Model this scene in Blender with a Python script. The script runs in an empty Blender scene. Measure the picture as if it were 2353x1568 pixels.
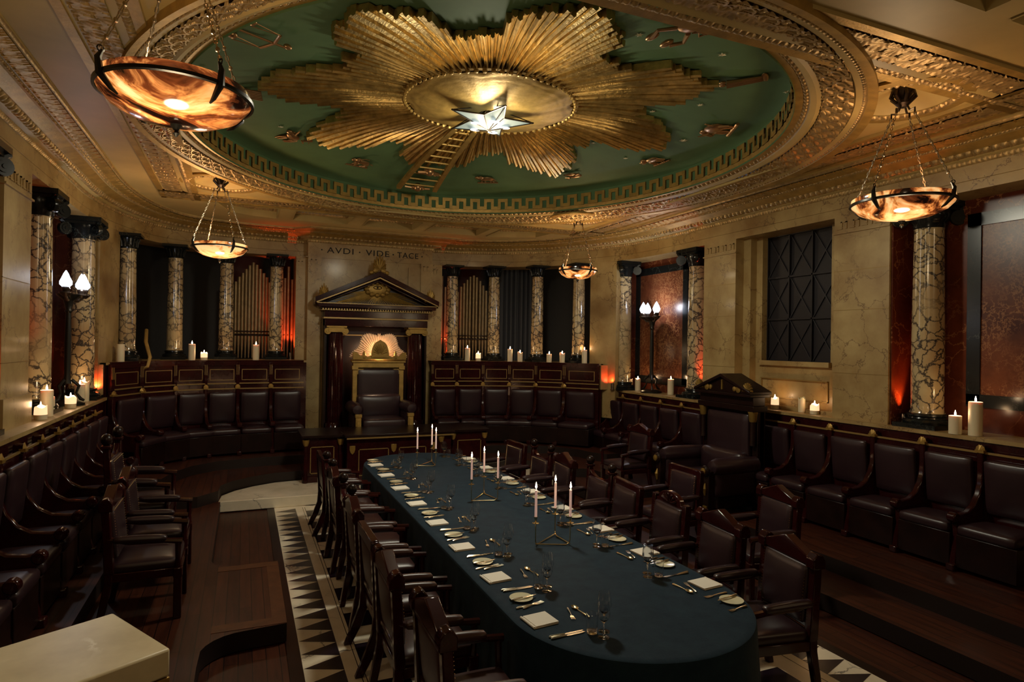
import bpy, math, random
from mathutils import Matrix, Vector, Euler
from mathutils.geometry import delaunay_2d_cdt
random.seed(7)
SC = bpy.context.scene
COL = SC.collection
PI = math.pi
def T(x, y, z): return Matrix.Translation((x, y, z))
def RZ(a): return Matrix.Rotation(a, 4, 'Z')
def RX(a): return Matrix.Rotation(a, 4, 'X')
def RY(a): return Matrix.Rotation(a, 4, 'Y')
# ------------------------------------------------------------------ camera
CAMH = 2.45
F, YAW, PIT, ROL = 1440.0, math.radians(23.16), math.radians(.32), math.radians(.89)
fw = Vector((math.sin(YAW)*math.cos(PIT), math.cos(YAW)*math.cos(PIT), math.sin(PIT)))
rt = Vector((math.cos(YAW), -math.sin(YAW), 0)); up = rt.cross(fw)
r2 = rt*math.cos(ROL)+up*math.sin(ROL); u2 = up*math.cos(ROL)-rt*math.sin(ROL)
cd = bpy.data.cameras.new('camera'); cam = bpy.data.objects.new('camera', cd); COL.objects.link(cam)
m = Matrix((r2, u2, -fw)).transposed().to_4x4(); m.translation = Vector((0, 0, CAMH))
cam.matrix_world = m; cd.sensor_width = 36; cd.lens = F/2353*36; cd.clip_start = .05; cd.clip_end = 100
SC.camera = cam
# measuring helper: direction of a survey sight line, used to read positions off the plan
def ray(x, y): return fw*F+r2*(x-1176.5)-u2*(y-784)
def atZ(x, y, z): v = ray(x, y); t = (z-CAMH)/v.z; return (v.x*t, v.y*t)
def ratio(x, y=830): v = ray(x, y); return v.x/v.y
SC.view_settings.view_transform = 'Standard'; SC.view_settings.look = 'None'
SC.view_settings.gamma = 1; SC.view_settings.exposure = 1.15
SC.view_settings.use_curve_mapping = False
SC.cycles.use_denoising = True
SC.cycles.max_bounces = 8; SC.cycles.diffuse_bounces = 4; SC.cycles.glossy_bounces = 4
SC.cycles.transmission_bounces = 8; SC.cycles.transparent_max_bounces = 8
SC.cycles.sample_clamp_indirect = 4; SC.cycles.caustics_reflective = False; SC.cycles.caustics_refractive = False
w = bpy.data.worlds.new('world'); SC.world = w; w.use_nodes = True
w.node_tree.nodes['Background'].inputs[0].default_value = (.02, .02, .025, 1)
# ------------------------------------------------------------------ materials
def newmat(name):
    m = bpy.data.materials.new(name); m.use_nodes = True
    return m, m.node_tree, m.node_tree.nodes['Principled BSDF']
def c4(c): return (c[0], c[1], c[2], 1)
def setp(b, col=None, rough=None, metal=None, spec=None, coat=None, trans=None, ior=None, emis=None, es=None, sheen=None, sss=None):
    I = b.inputs
    if col: I['Base Color'].default_value = c4(col)
    if rough is not None: I['Roughness'].default_value = rough
    if metal is not None: I['Metallic'].default_value = metal
    if spec is not None: I['Specular IOR Level'].default_value = spec
    if coat is not None: I['Coat Weight'].default_value = coat; I['Coat Roughness'].default_value = .12
    if trans is not None: I['Transmission Weight'].default_value = trans
    if ior is not None: I['IOR'].default_value = ior
    if emis: I['Emission Color'].default_value = c4(emis)
    if es is not None: I['Emission Strength'].default_value = es
    if sheen is not None: I['Sheen Weight'].default_value = sheen; I['Sheen Roughness'].default_value = .4
    if sss is not None: I['Subsurface Weight'].default_value = sss; I['Subsurface Scale'].default_value = .03
def pos(nt, scale=(1, 1, 1)):
    g = nt.nodes.new('ShaderNodeNewGeometry'); mp = nt.nodes.new('ShaderNodeMapping')
    mp.inputs['Scale'].default_value = scale
    nt.links.new(g.outputs['Position'], mp.inputs['Vector']); return mp.outputs['Vector']
def noise(nt, vec, sc, det=4, rough=.6, dist=0):
    n = nt.nodes.new('ShaderNodeTexNoise'); n.inputs['Scale'].default_value = sc; n.inputs['Detail'].default_value = det
    n.inputs['Roughness'].default_value = rough; n.inputs['Distortion'].default_value = dist
    if vec: nt.links.new(vec, n.inputs['Vector'])
    return n
def ramp(nt, fac, stops):
    r = nt.nodes.new('ShaderNodeValToRGB'); e = r.color_ramp.elements
    e[0].position, e[0].color = stops[0][0], c4(stops[0][1]); e[1].position, e[1].color = stops[-1][0], c4(stops[-1][1])
    for p, c in stops[1:-1]: k = e.new(p); k.color = c4(c)
    nt.links.new(fac, r.inputs['Fac']); return r.outputs['Color']
def mix(nt, fac, a, b, mode='MIX'):
    n = nt.nodes.new('ShaderNodeMix'); n.data_type = 'RGBA'; n.blend_type = mode
    for s, v in ((n.inputs[0], fac), (n.inputs[6], a), (n.inputs[7], b)):
        if isinstance(v, (int, float)): s.default_value = v
        elif isinstance(v, tuple): s.default_value = c4(v)
        else: nt.links.new(v, s)
    return n.outputs[2]
def bump(nt, b, h, strength=.3, dist=.01):
    n = nt.nodes.new('ShaderNodeBump'); n.inputs['Strength'].default_value = strength; n.inputs['Distance'].default_value = dist
    nt.links.new(h, n.inputs['Height']); nt.links.new(n.outputs['Normal'], b.inputs['Normal'])
def simple(name, col, rough=.5, metal=0, var=0, vs=6, bmp=0, bs=60, **k):
    m, nt, b = newmat(name); setp(b, col, rough, metal, **k)
    if var:
        n = noise(nt, pos(nt), vs, 5); a = tuple(min(1, c*(1-var)) for c in col); d = tuple(min(1, c*(1+var)) for c in col)
        nt.links.new(ramp(nt, n.outputs['Fac'], [(.3, a), (.7, d)]), b.inputs['Base Color'])
    if bmp: bump(nt, b, noise(nt, pos(nt), bs, 3).outputs['Fac'], bmp, .01)
    return m
def veined(name, base, base2, vein, scale=2.2, width=.02, amount=.5, rough=.16, warp=.5, coat=.3, spec=.5):
    m, nt, b = newmat(name); setp(b, base, rough, coat=coat, spec=spec)
    p = pos(nt); n1 = noise(nt, p, 1.7, 5)
    wv = nt.nodes.new('ShaderNodeMix'); wv.data_type = 'VECTOR'; wv.inputs[0].default_value = warp*.35
    nt.links.new(p, wv.inputs[4]); nt.links.new(noise(nt, p, 2.4, 6, .65).outputs['Color'], wv.inputs[5])
    v = nt.nodes.new('ShaderNodeTexVoronoi'); v.feature = 'DISTANCE_TO_EDGE'; v.inputs['Scale'].default_value = scale
    nt.links.new(wv.outputs[1], v.inputs['Vector'])
    vm = ramp(nt, v.outputs['Distance'], [(0, (1, 1, 1)), (width*.4, (.8, .8, .8)), (width, (0, 0, 0))])
    n2 = noise(nt, p, 1.1, 3); gate = ramp(nt, n2.outputs['Fac'], [(.62-amount*.35, (0, 0, 0)), (.74-amount*.3, (1, 1, 1))])
    bc = ramp(nt, n1.outputs['Fac'], [(.3, base2), (.65, base)])
    k = mix(nt, 1.0, vm, gate, 'MULTIPLY')
    n = nt.nodes.new('ShaderNodeRGBToBW'); nt.links.new(k, n.inputs[0])
    nt.links.new(mix(nt, n.outputs[0], bc, vein), b.inputs['Base Color']); return m
M = {}
M['cream_marble'] = veined('cream_marble', (.43, .305, .125), (.24, .135, .04), (.15, .082, .03), 3.4, .018, .75, .42, 1.1, .08)
M['breccia'] = veined('breccia_marble', (.52, .41, .22), (.36, .23, .11), (.022, .02, .024), 10.5, .10, .9, .14, .8, .4)
M['red_marble'] = veined('red_marble', (.13, .03, .012), (.05, .011, .006), (.25, .10, .04), 5.0, .03, .6, .2, 1.0, .0, .3)
M['rosso_panel'] = veined('rosso_panel', (.17, .055, .022), (.055, .014, .008), (.27, .12, .048), 14.0, .09, .75, .26, 1.4, .0, .22)
M['black_marble'] = veined('black_marble', (.012, .013, .012), (.006, .007, .007), (.06, .07, .06), 5, .012, .5, .2, .8, .0, .3)
M['white_marble'] = veined('white_marble', (.90, .80, .62), (.68, .58, .42), (.16, .14, .12), 2.4, .02, .4, .2, .9)
M['altar_marble'] = veined('altar_marble', (.88, .80, .56), (.62, .54, .34), (.95, .9, .72), 1.6, .02, .3, .35, .9, 0)
M['black_tile'] = simple('black_tile', (.012, .006, .012), .25, coat=.2)
M['cream_paint'] = simple('cream_paint', (.47, .35, .135), .5, 0, .12, 1.5)
M['green_paint'] = simple('green_paint', (.10, .185, .085), .72, 0, .18, 1.2, spec=.25)
M['gold'] = simple('gilding', (.58, .41, .15), .32, .9, .35, 9, .35, 30)
M['gold_paint'] = simple('gold_paint', (.42, .265, .07), .45, .5, .25, 7, .2, 40)
M['leaf_gold'] = simple('carved_gilding', (.40, .27, .11), .46, .55, .35, 14, .15, 50)
M['old_gold'] = simple('old_gold', (.30, .18, .04), .45, .6, .25, 8, .3, 50)
M['bronze'] = simple('dark_bronze', (.05, .035, .025), .35, .7)
M['bronze_black'] = simple('black_bronze', (.016, .015, .012), .3, .5)
M['silver'] = simple('polished_silver', (.86, .80, .66), .26, 1)
M['nickel'] = simple('chain_metal', (.42, .36, .27), .28, 1)
M['brass'] = simple('polished_brass', (.78, .66, .40), .22, 1)
M['cream_relief'] = simple('relief_bronze', (.42, .25, .12), .3, .8)
M['mahogany'] = simple('mahogany', (.026, .004, .004), .13, 0, .35, 5, spec=.4)
M['dark_wood'] = simple('dark_wood', (.012, .004, .003), .3, 0, .4, 5, spec=.3)
M['crest'] = simple('pale_gilding', (.78, .54, .34), .5, .1, .15, 20)
M['edge_wood'] = simple('pale_board_edge', (.085, .028, .010), .45, 0, .3, 8, spec=.3)
M['gilt_wood'] = simple('inlaid_gold_line', (.30, .19, .06), .4, .4)
M['leather'] = simple('dark_leather', (.025, .011, .014), .34, 0, .2, 3, .05, 160)
M['brown_leather'] = simple('brown_leather', (.040, .014, .012), .36, 0, .2, 3, .05, 160)
M['stud'] = simple('brass_stud', (.3, .2, .1), .3, 1)
M['porcelain'] = simple('porcelain', (.74, .71, .50), .15)
M['linen'] = simple('linen', (.88, .84, .74), .8, bmp=.1, bs=400)
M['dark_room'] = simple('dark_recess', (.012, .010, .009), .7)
M['drape'] = simple('dark_drape', (.03, .032, .04), .7)
M['pipe'] = simple('organ_pipe_metal', (.26, .18, .09), .42, .55, .2, 10)
M['letter'] = simple('letter_inlay', (.012, .01, .01), .8)
M['lattice'] = simple('lattice_panel', (.012, .009, .011), .5, .2)
M['rubber'] = simple('black_plastic', (.01, .01, .01), .4)
M['chrome'] = simple('chrome', (.5, .45, .4), .15, 1)
def cloth_mat():
    m, nt, b = newmat('teal_tablecloth'); setp(b, (.006, .02, .03), .8, spec=.15, sheen=.06)
    n = noise(nt, pos(nt), 9, 6, .7)
    nt.links.new(ramp(nt, n.outputs['Fac'], [(.35, (.006, .019, .036)), (.7, (.012, .033, .052))]), b.inputs['Base Color'])
    bump(nt, b, noise(nt, pos(nt), 180, 3).outputs['Fac'], .35, .004); return m
M['cloth'] = cloth_mat()
def wood_floor(name, a, bb, along='Y'):
    m, nt, b = newmat(name); setp(b, a, .42, spec=.3)
    p = pos(nt, (1, 1, 1)); br = nt.nodes.new('ShaderNodeTexBrick'); br.offset = .5
    mp = nt.nodes.new('ShaderNodeMapping'); nt.links.new(p, mp.inputs['Vector'])
    if along == 'Y': mp.inputs['Rotation'].default_value = (0, 0, PI/2)
    nt.links.new(mp.outputs[0], br.inputs['Vector'])
    br.inputs['Scale'].default_value = 1; br.inputs['Brick Width'].default_value = 1.3; br.inputs['Row Height'].default_value = .1
    br.inputs['Mortar Size'].default_value = .003; br.inputs['Color1'].default_value = c4(a); br.inputs['Color2'].default_value = c4(bb)
    br.inputs['Mortar'].default_value = (.004, .002, .001, 1)
    n = noise(nt, pos(nt, (14, 1.2, 1) if along == 'Y' else (1.2, 14, 1)), 2, 4)
    g = ramp(nt, n.outputs['Fac'], [(.3, (.55, .55, .55)), (.7, (1.2, 1.2, 1.2))])
    nt.links.new(mix(nt, 1.0, br.outputs['Color'], g, 'MULTIPLY'), b.inputs['Base Color']); return m
M['floorboards'] = wood_floor('floorboards', (.062, .016, .0065), (.040, .010, .0045))
M['riser'] = simple('riser_wood', (.012, .005, .003), .5)
def bowl_mat(name, seed, dark):
    m, nt, b = newmat(name); setp(b, (.3, .14, .05), .12, coat=.5)
    tc = nt.nodes.new('ShaderNodeTexCoord'); mp = nt.nodes.new('ShaderNodeMapping')
    mp.inputs['Location'].default_value = (seed*3.1, seed*1.7, seed); mp.inputs['Scale'].default_value = (1, 1.6, 2)
    nt.links.new(tc.outputs['Object'], mp.inputs['Vector'])
    n = noise(nt, mp.outputs[0], 1.9, 6, .6, 1.0)
    col = ramp(nt, n.outputs['Fac'], [(dark-.06, (.006, .002, .001)), (dark, (.16, .035, .008)), (dark+.05, (.75, .26, .06)), (dark+.13, (1.0, .62, .26))])
    nt.links.new(col, b.inputs['Base Color']); nt.links.new(col, b.inputs['Emission Color'])
    b.inputs['Emission Strength'].default_value = .6 if seed == 3 else .42; return m
def emit(name, col, s):
    m, nt, b = newmat(name); setp(b, (.15, .16, .15), .4, emis=col, es=s); return m
M['flame'] = emit('candle_flame', (1, .74, .45), 30)
M['bulb'] = emit('lamp_glass_lit', (.66, .78, 1), 1.6)
M['star_glow'] = emit('star_bulb', (.9, .95, 1), 1.6)
M['star_glass'] = emit('frosted_star_glass', (.50, .66, .56), .16)
M['wax'] = simple('white_wax', (.72, .62, .42), .45, sss=.25)
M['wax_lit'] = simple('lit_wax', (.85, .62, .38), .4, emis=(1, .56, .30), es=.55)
M['white_candle'] = simple('taper_wax', (.8, .68, .62), .4, emis=(1, .6, .5), es=.12)
def glass():
    m, nt, b = newmat('clear_glass'); setp(b, (1, 1, 1), .05, trans=1, ior=1.5); return m
M['glass'] = glass()
# ------------------------------------------------------------------ mesh builder
class MB:
    def __init__(s): s.v = []; s.f = []; s.m = []; s.M = Matrix.Identity(4); s.k = 0
    def add(s, vs, fs, mat=None):
        o = len(s.v); k = s.k if mat is None else mat
        s.v += [tuple(s.M @ Vector(p)) for p in vs]
        s.f += [tuple(i+o for i in f) for f in fs]; s.m += [k]*len(fs); return s
    def box(s, x0, x1, y0, y1, z0, z1, mat=None):
        v = [(x, y, z) for z in (z0, z1) for y in (y0, y1) for x in (x0, x1)]
        return s.add(v, [(0, 2, 3, 1), (4, 5, 7, 6), (0, 1, 5, 4), (2, 6, 7, 3), (0, 4, 6, 2), (1, 3, 7, 5)], mat)
    def prism(s, poly, z0, z1, mat=None):           # polygon in xy
        n = len(poly); a = sum(poly[i][0]*poly[(i+1) % n][1]-poly[(i+1) % n][0]*poly[i][1] for i in range(n))
        if a < 0: poly = poly[::-1]
        v = [(p[0], p[1], z0) for p in poly]+[(p[0], p[1], z1) for p in poly]
        return s.add(v, [tuple(range(n-1, -1, -1)), tuple(range(n, 2*n))]+[(i, (i+1) % n, n+(i+1) % n, n+i) for i in range(n)], mat)
    def side(s, poly, x0, x1, mat=None):            # polygon in yz extruded along x
        k = s.M; s.M = k @ Matrix(((0, 0, 1, 0), (1, 0, 0, 0), (0, 1, 0, 0), (0, 0, 0, 1))); s.prism(poly, x0, x1, mat); s.M = k; return s
    def front(s, poly, y0, y1, mat=None):           # polygon in xz extruded along y
        k = s.M; s.M = k @ Matrix(((1, 0, 0, 0), (0, 0, 1, 0), (0, 1, 0, 0), (0, 0, 0, 1))); s.prism(poly, y0, y1, mat)
        s.M = k; return s
    def lathe(s, prof, n=24, c=(0, 0, 0), mat=None, cap=True, sx=1, sy=1):
        v = []; f = []
        for r, z in prof:
            for i in range(n): a = 2*PI*i/n; v.append((c[0]+r*sx*math.cos(a), c[1]+r*sy*math.sin(a), c[2]+z))
        for j in range(len(prof)-1):
            for i in range(n): f.append((j*n+i, j*n+(i+1) % n, (j+1)*n+(i+1) % n, (j+1)*n+i))
        if cap: f.append(tuple(range(n-1, -1, -1))); f.append(tuple((len(prof)-1)*n+i for i in range(n)))
        return s.add(v, f, mat)
    def ball(s, c, r, n=12, mat=None, sz=1):
        return s.lathe([(r*math.sin(PI*j/(n//2+1)) + 1e-5, -r*sz*math.cos(PI*j/(n//2+1))) for j in range(n//2+2)], n, c, mat)
    def tube(s, pts, r, n=8, mat=None, cap=True):
        pts = [Vector(p) for p in pts]; N = len(pts); rr = r if isinstance(r, (list, tuple)) else [r]*N
        v = []; f = []; prev = None
        for i, p in enumerate(pts):
            d = (pts[min(i+1, N-1)]-pts[max(i-1, 0)]).normalized()
            if prev is None: a = d.orthogonal().normalized()
            else: a = (prev-d*prev.dot(d)); a = a.normalized() if a.length > 1e-6 else d.orthogonal().normalized()
            prev = a; b = d.cross(a)
            for k in range(n): t = 2*PI*k/n; v.append(tuple(p+(a*math.cos(t)+b*math.sin(t))*rr[i]))
        for i in range(N-1):
            for k in range(n): f.append((i*n+k, i*n+(k+1) % n, (i+1)*n+(k+1) % n, (i+1)*n+k))
        if cap: f.append(tuple(range(n-1, -1, -1))); f.append(tuple((N-1)*n+k for k in range(n)))
        return s.add(v, f, mat)
    def pad(s, c, h, r, bulge=0, n=8, mat=None):    # rounded cushion: centre, half sizes, corner radius
        for ax in range(3):
            for sg in (-1, 1):
                v = []; f = []
                for i in range(n+1):
                    for j in range(n+1):
                        a, b = -math.cos(PI*i/n), -math.cos(PI*j/n)
                        p = [0, 0, 0]; p[ax] = sg; p[(ax+1) % 3] = a; p[(ax+2) % 3] = b
                        q = Vector([p[k]*h[k] for k in range(3)])
                        cl = Vector([max(-(h[k]-r), min(h[k]-r, q[k])) for k in range(3)])
                        d = q-cl; q2 = cl+(d.normalized()*r if d.length > 1e-9 else d)
                        q2[ax] += sg*bulge*(1-a*a)*(1-b*b)*(1 if h[ax] == min(h) else 0)
                        v.append((c[0]+q2.x, c[1]+q2.y, c[2]+q2.z))
                for i in range(n):
                    for j in range(n):
                        k = i*(n+1)+j; q = (k, k+n+1, k+n+2, k+1); f.append(q if sg > 0 else q[::-1])
                s.add(v, f, mat)
        return s
    def build(s, name, mats, parent=None, bevel=0, smooth=35, mw=None):
        me = bpy.data.meshes.new(name); me.from_pydata(s.v, [], s.f)
        mats = mats if isinstance(mats, (list, tuple)) else [mats]
        for k in mats: me.materials.append(M[k] if isinstance(k, str) else k)
        me.polygons.foreach_set('material_index', s.m)
        if smooth: me.polygons.foreach_set('use_smooth', [True]*len(s.f)); me.set_sharp_from_angle(angle=math.radians(smooth))
        me.update()
        o = bpy.data.objects.new(name, me); COL.objects.link(o)
        if parent is not None: o.parent = parent
        if mw is not None: o.matrix_world = mw
        if bevel:
            b = o.modifiers.new('bevel', 'BEVEL'); b.width = bevel; b.segments = 2; b.limit_method = 'ANGLE'; b.angle_limit = .7
        return o
def tag(o, label=None, cat=None, group=None, kind=None):
    if label: o['label'] = label
    if cat: o['category'] = cat
    if group: o['group'] = group
    if kind: o['kind'] = kind
    return o
def empty(name, loc, rz=0, label=None, cat=None, group=None):
    o = bpy.data.objects.new(name, None); o.empty_display_size = .1; COL.objects.link(o)
    o.location = loc; o.rotation_euler = (0, 0, rz); return tag(o, label, cat, group)
CH = {}
def kids(o): return [c for c in COL.objects if c.parent == o]
def copy_tree(o, parent=None, cache=None):
    c = o.copy(); COL.objects.link(c)
    if parent is not None: c.parent = parent
    if o.name not in CH: CH[o.name] = kids(o)
    for k in CH[o.name]: copy_tree(k, c)
    return c
def place(proto, first, loc, rz, label, group=None, sc=None):
    o = proto if first else copy_tree(proto)
    o.location = loc; o.rotation_euler = (0, 0, rz); o['label'] = label
    if group: o['group'] = group
    if sc: o.scale = sc
    return o
def struct(mb, name, mats, **k): return tag(mb.build(name, mats, **k), kind='structure')
def plight(name, loc, col, p, r=.05, spot=None, rot=None, blend=.5):
    l = bpy.data.lights.new(name, 'SPOT' if spot else 'POINT'); l.color = col; l.energy = p; l.shadow_soft_size = r
    if spot: l.spot_size = spot; l.spot_blend = blend
    o = bpy.data.objects.new(name, l); COL.objects.link(o); o.location = loc
    if rot: o.rotation_euler = rot
    return o
ORD = ['nearest', 'second', 'third', 'fourth', 'fifth', 'sixth', 'seventh', 'eighth', 'ninth', 'tenth', 'eleventh', 'twelfth']
# ------------------------------------------------------------------ setting
XL, XR, XC = -2.05, 7.02, 2.48
ZS, ZF, ZC = 4.15, 4.42, 4.66       # soffit, top of frieze, ceiling
DC, DR = (2.53, 6.86), (3.14, 3.465)   # dome centre / radii
FL = [(-2.05, 4.5), (-2.05, 10.1), (-2.01, 10.7), (-1.91, 11.35), (-1.73, 12.0), (-1.43, 12.6), (-1.0, 12.98), (-.5, 13.17), (.2, 13.27), (1.14, 13.3)]
FR = [(3.68, 13.2), (4.4, 13.08), (5.0, 12.85), (5.6, 12.48), (6.1, 12.0), (6.5, 11.38), (6.78, 10.8), (6.95, 10.2), (7.02, 9.6), (7.02, 2.6)]
def smooth_path(P, it=3):
    for _ in range(it):
        Q = [P[0]]
        for a, b in zip(P, P[1:]):
            L = math.hypot(a[0]-b[0], a[1]-b[1])
            if L > 1.5:
                q = .12/L; Q += [(a[0]*(1-q)+b[0]*q, a[1]*(1-q)+b[1]*q), (a[0]*q+b[0]*(1-q), a[1]*q+b[1]*(1-q))]
            else: Q += [(a[0]*.75+b[0]*.25, a[1]*.75+b[1]*.25), (a[0]*.25+b[0]*.75, a[1]*.25+b[1]*.75)]
        Q.append(P[-1]); P = Q
    return P
FL = smooth_path(FL); FR = smooth_path(FR)
def resample(P, ds):
    out = [P[0]]; acc = 0
    for a, b in zip(P, P[1:]):
        L = math.hypot(b[0]-a[0], b[1]-a[1]); t = ds-acc
        while t <= L: out.append((a[0]+(b[0]-a[0])*t/L, a[1]+(b[1]-a[1])*t/L)); t += ds
        acc = L-(t-ds)
    out.append(P[-1]); return out
def sweep(mb, P, prof, ornaments=None, inward=1, mat=None, closed=False):
    # P: plan path, prof: (d inward, z), ornaments: {segment: (function(s, v), rows)}
    N = len(P); nr = []; S = [0]
    for i in range(N):
        a = P[(i-1) % N if closed else max(i-1, 0)]; b = P[(i+1) % N if closed else min(i+1, N-1)]
        t = Vector((b[0]-a[0], b[1]-a[1])).normalized()
        sc_ = 1
        if 0 < i < N-1 or closed:
            c = P[i]; t1 = Vector((c[0]-a[0], c[1]-a[1])); t2 = Vector((b[0]-c[0], b[1]-c[1]))
            if t1.length > 1e-9 and t2.length > 1e-9:
                cs = t1.normalized().dot(t2.normalized()); sc_ = 1/max(.5, math.sqrt(max(.01, (1+cs)/2)))
                t = (t1.normalized()+t2.normalized()).normalized()
        nr.append(Vector((t.y, -t.x))*inward*sc_)
        if i: S.append(S[-1]+math.hypot(P[i][0]-P[i-1][0], P[i][1]-P[i-1][1]))
    for k in range(len(prof)-1):
        (d0, z0), (d1, z1) = prof[k], prof[k+1]; fn, nv = (ornaments or {}).get(k, (None, 1))
        L = math.hypot(d1-d0, z1-z0); nd, nz = (z1-z0)/L, -(d1-d0)/L    # faces room and down
        v = []; f = []
        for i in range(N):
            for j in range(nv+1):
                q = j/nv; d, z = d0+(d1-d0)*q, z0+(z1-z0)*q
                if fn: h = fn(S[i], q); d += nd*h; z += nz*h
                v.append((P[i][0]+nr[i].x*d, P[i][1]+nr[i].y*d, z))
        R = range(N if closed else N-1)
        for i in R:
            for j in range(nv):
                a = i*(nv+1)+j; b = ((i+1) % N)*(nv+1)+j; f.append((a, b, b+1, a+1))
        mb.add(v, f, mat[k] if mat else None)
def egg(p, h):
    def f(s, v):
        a = (s/p) % 1-.5; q = 1-(a/.36)**2-((v-.5)/.48)**2
        return h*math.sqrt(q) if q > 0 else (h*.45 if abs(a) > .45 else 0)
    return f
def bead(p, h):
    def f(s, v):
        a = (s/p) % 1-.5; return h if abs(a) < .3 and .15 < v < .9 else 0
    return f
def shells(p, h, rows=2):
    def f(s, v):
        best = 0
        for r in range(-1, rows):
            x = s/p+(.5 if r % 2 else 0); a = (x % 1-.5)*2; b = (v-(r+.1)/rows)*rows/1.5
            if b < 0: continue
            q = math.hypot(a*.95, b)
            if q < 1:
                an = math.atan2(a, b+1e-6)
                g = .55+.35*q+.28*math.cos(an*7)*min(1, q*1.5)*(1 if q < .85 else 0)
                if q > .85: g = 1.1
                if q < .28: g = 1.0-.9*q
                best = max(best, g)
        return h*best
    return f
def scroll(p, h):
    def f(s, v):
        a = (s/p) % 1-.5; b = v-.5; q = math.hypot(a*1.3, b*.9); an = math.atan2(b, a)
        g = .5+.5*math.cos(q*26-an*2) if q < .42 else .35+.35*math.cos(an*14)
        return h*g*min(1, 6*v, 6*(1-v))
    return f
# floor: boards with mosaic of white and black marble
fb = MB(); fb.box(-3.2, 8.2, -3.2, 15.5, -.1, -.012, 0)
struct(fb, 'floor', ['floorboards'])
mz = MB(); X0, X1, XB = .447, 4.41, (.732, 4.08)
mz.box(X0, X1, -2, 10.08, -.01, 0, 0); mz.box(.35, X0, -2, 10.08, -.01, .001, 2); mz.box(X1, 4.52, -2, 10.08, -.01, .001, 2)
def flat(poly, m): mz.add([(x, y, .0012) for x, y in poly], [tuple(range(len(poly)))], m)
PT = .232; k0 = 4.795
for k in range(-20, 22):
    y = k0+k*PT
    if y > 9.55: continue
    flat([(X0+.004, y+PT/2), (XB[0], y), (XB[0], y+PT)], 1); flat([(X1-.004, y+PT/2), (XB[1], y+PT), (XB[1], y)], 1)
TS = .3085
for r in range(-14, 16):
    y = 4.86+r*TS*1.0
    if y > 9.5: continue
    for c in range(11):
        x = .865+c*TS*.955
        if (r+c) % 2 == 0 and x+TS*.955 < 4.0: flat([(x, y), (x+TS*.955, y), (x+TS*.955, y+TS), (x, y+TS)], 1)
for xx in (.83, .86, 3.99): flat([(xx, -2), (xx+.006, -2), (xx+.006, 9.7), (xx, 9.7)], 1)
for k in range(9):
    x = .80+k*.36; flat([(x, 9.82), (x+.18, 10.04), (x+.36, 9.82), (x+.18, 9.76)], 1)
struct(mz, 'trim_1', ['white_marble', 'black_tile', 'dark_wood'])
def step(name, poly, z0, z1, mats=('floorboards', 'riser')):
    b = MB(); b.prism(poly, z0, z1, 0)
    for i in range(2, len(b.f)): b.m[i] = 1
    b.m[0] = 1; n = len(poly); 
    return struct(b, name, list(mats))
# marble step before the desk, wooden stagings
ms = [(-.30, 9.8), (-.27, 10.18), (-.1, 10.45), (.16, 10.68), (.5, 10.86), (.95, 10.92)]
msp = ms+[(4.94-x, y) for x, y in ms[::-1]]
st = MB(); st.prism(msp, 0, .152, 0); struct(st, 'trim_2', ['white_marble'], bevel=.008)
def arc(cx, cy, r, a0, a1, n=8): return [(cx+r*math.cos(math.radians(a0+(a1-a0)*i/n)), cy+r*math.sin(math.radians(a0+(a1-a0)*i/n))) for i in range(n+1)]
left1 = [(-2.6, -3), (-.27, -3), (-.27, 4.9)]+arc(.05, 5.07, .32, 180, 90, 6)[1:]+[(.36, 5.42), (.36, 6.98), (0, 6.98)]+arc(-.02, 7.22, .25, 270, 180, 5)+[(-.27, 9.78), (-.27, 14.5), (-2.6, 14.5)]
step('trim_3', left1, 0, .15)
step('trim_4', [(5.05, -3), (7.6, -3), (7.6, 14.5), (5.2, 14.5), (5.2, 9.78), (5.05, 9.7)], 0, .15)
step('trim_5', [(-2.6, -3), (-1.15, -3), (-1.15, 9.56), (-.55, 9.56), (-.3, 9.85), (-.28, 10.2), (-.12, 10.47), (.15, 10.71), (.5, 10.89), (.95, 10.95), (4.0, 10.95), (4.5, 10.87), (4.9, 10.6), (5.2, 10.2), (5.25, 9.7), (5.62, 9.5), (5.62, 7.95), (6.8, 7.95), (6.8, 6.35), (5.62, 6.35), (5.62, -3), (7.6, -3), (7.6, 14.4), (-2.6, 14.4)], .15, .3)
step('trim_6', [(-2.5, 10.2), (-1.05, 10.2), (-.95, 10.65), (-.72, 11.1), (-.36, 11.4), (.3, 11.55), (1.1, 11.58), (3.84, 11.58), (4.6, 11.52), (5.2, 11.35), (5.62, 11.1), (5.95, 10.6), (6.05, 10.2), (6.2, 9.95), (7.5, 9.95), (7.5, 14.3), (-2.5, 14.3)], .3, .45)
# ------------------------------------------------------------------ walls
wr = MB()
def prect(y0, y1, x0, x1, z0, z1, m=0): wr.box(x0, x1, y0, y1, z0, z1, m)
prect(5.07, 5.83, 7.02, 7.9, 1.0, ZS); prect(7.6, 8.33, 7.02, 7.9, 1.0, ZS)             # pilasters
prect(5.83, 7.6, 7.5, 7.9, 1.0, ZS); prect(-3, 11.9, 7.47, 7.9, 0, 4.7)                  # back
prect(5.83, 6.1, 7.3, 7.5, 1.57, ZS); prect(7.33, 7.6, 7.3, 7.5, 1.57, ZS); prect(7.45, 7.6, 7.18, 7.3, 1.57, ZS)
prect(6.1, 7.33, 7.3, 7.5, 1.57, 2.26); prect(6.08, 7.35, 7.24, 7.32, 2.2, 2.27)
prect(5.86, 7.57, 7.16, 7.3, 1.57, 1.62)
prect(-3, 1.0, 7.02, 7.5, 0, 4.7)
for (a, b) in ((5.07, 5.83), (7.6, 8.33)): prect(a-.01, b+.01, 7.0, 7.05, 3.93, 3.95)
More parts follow.
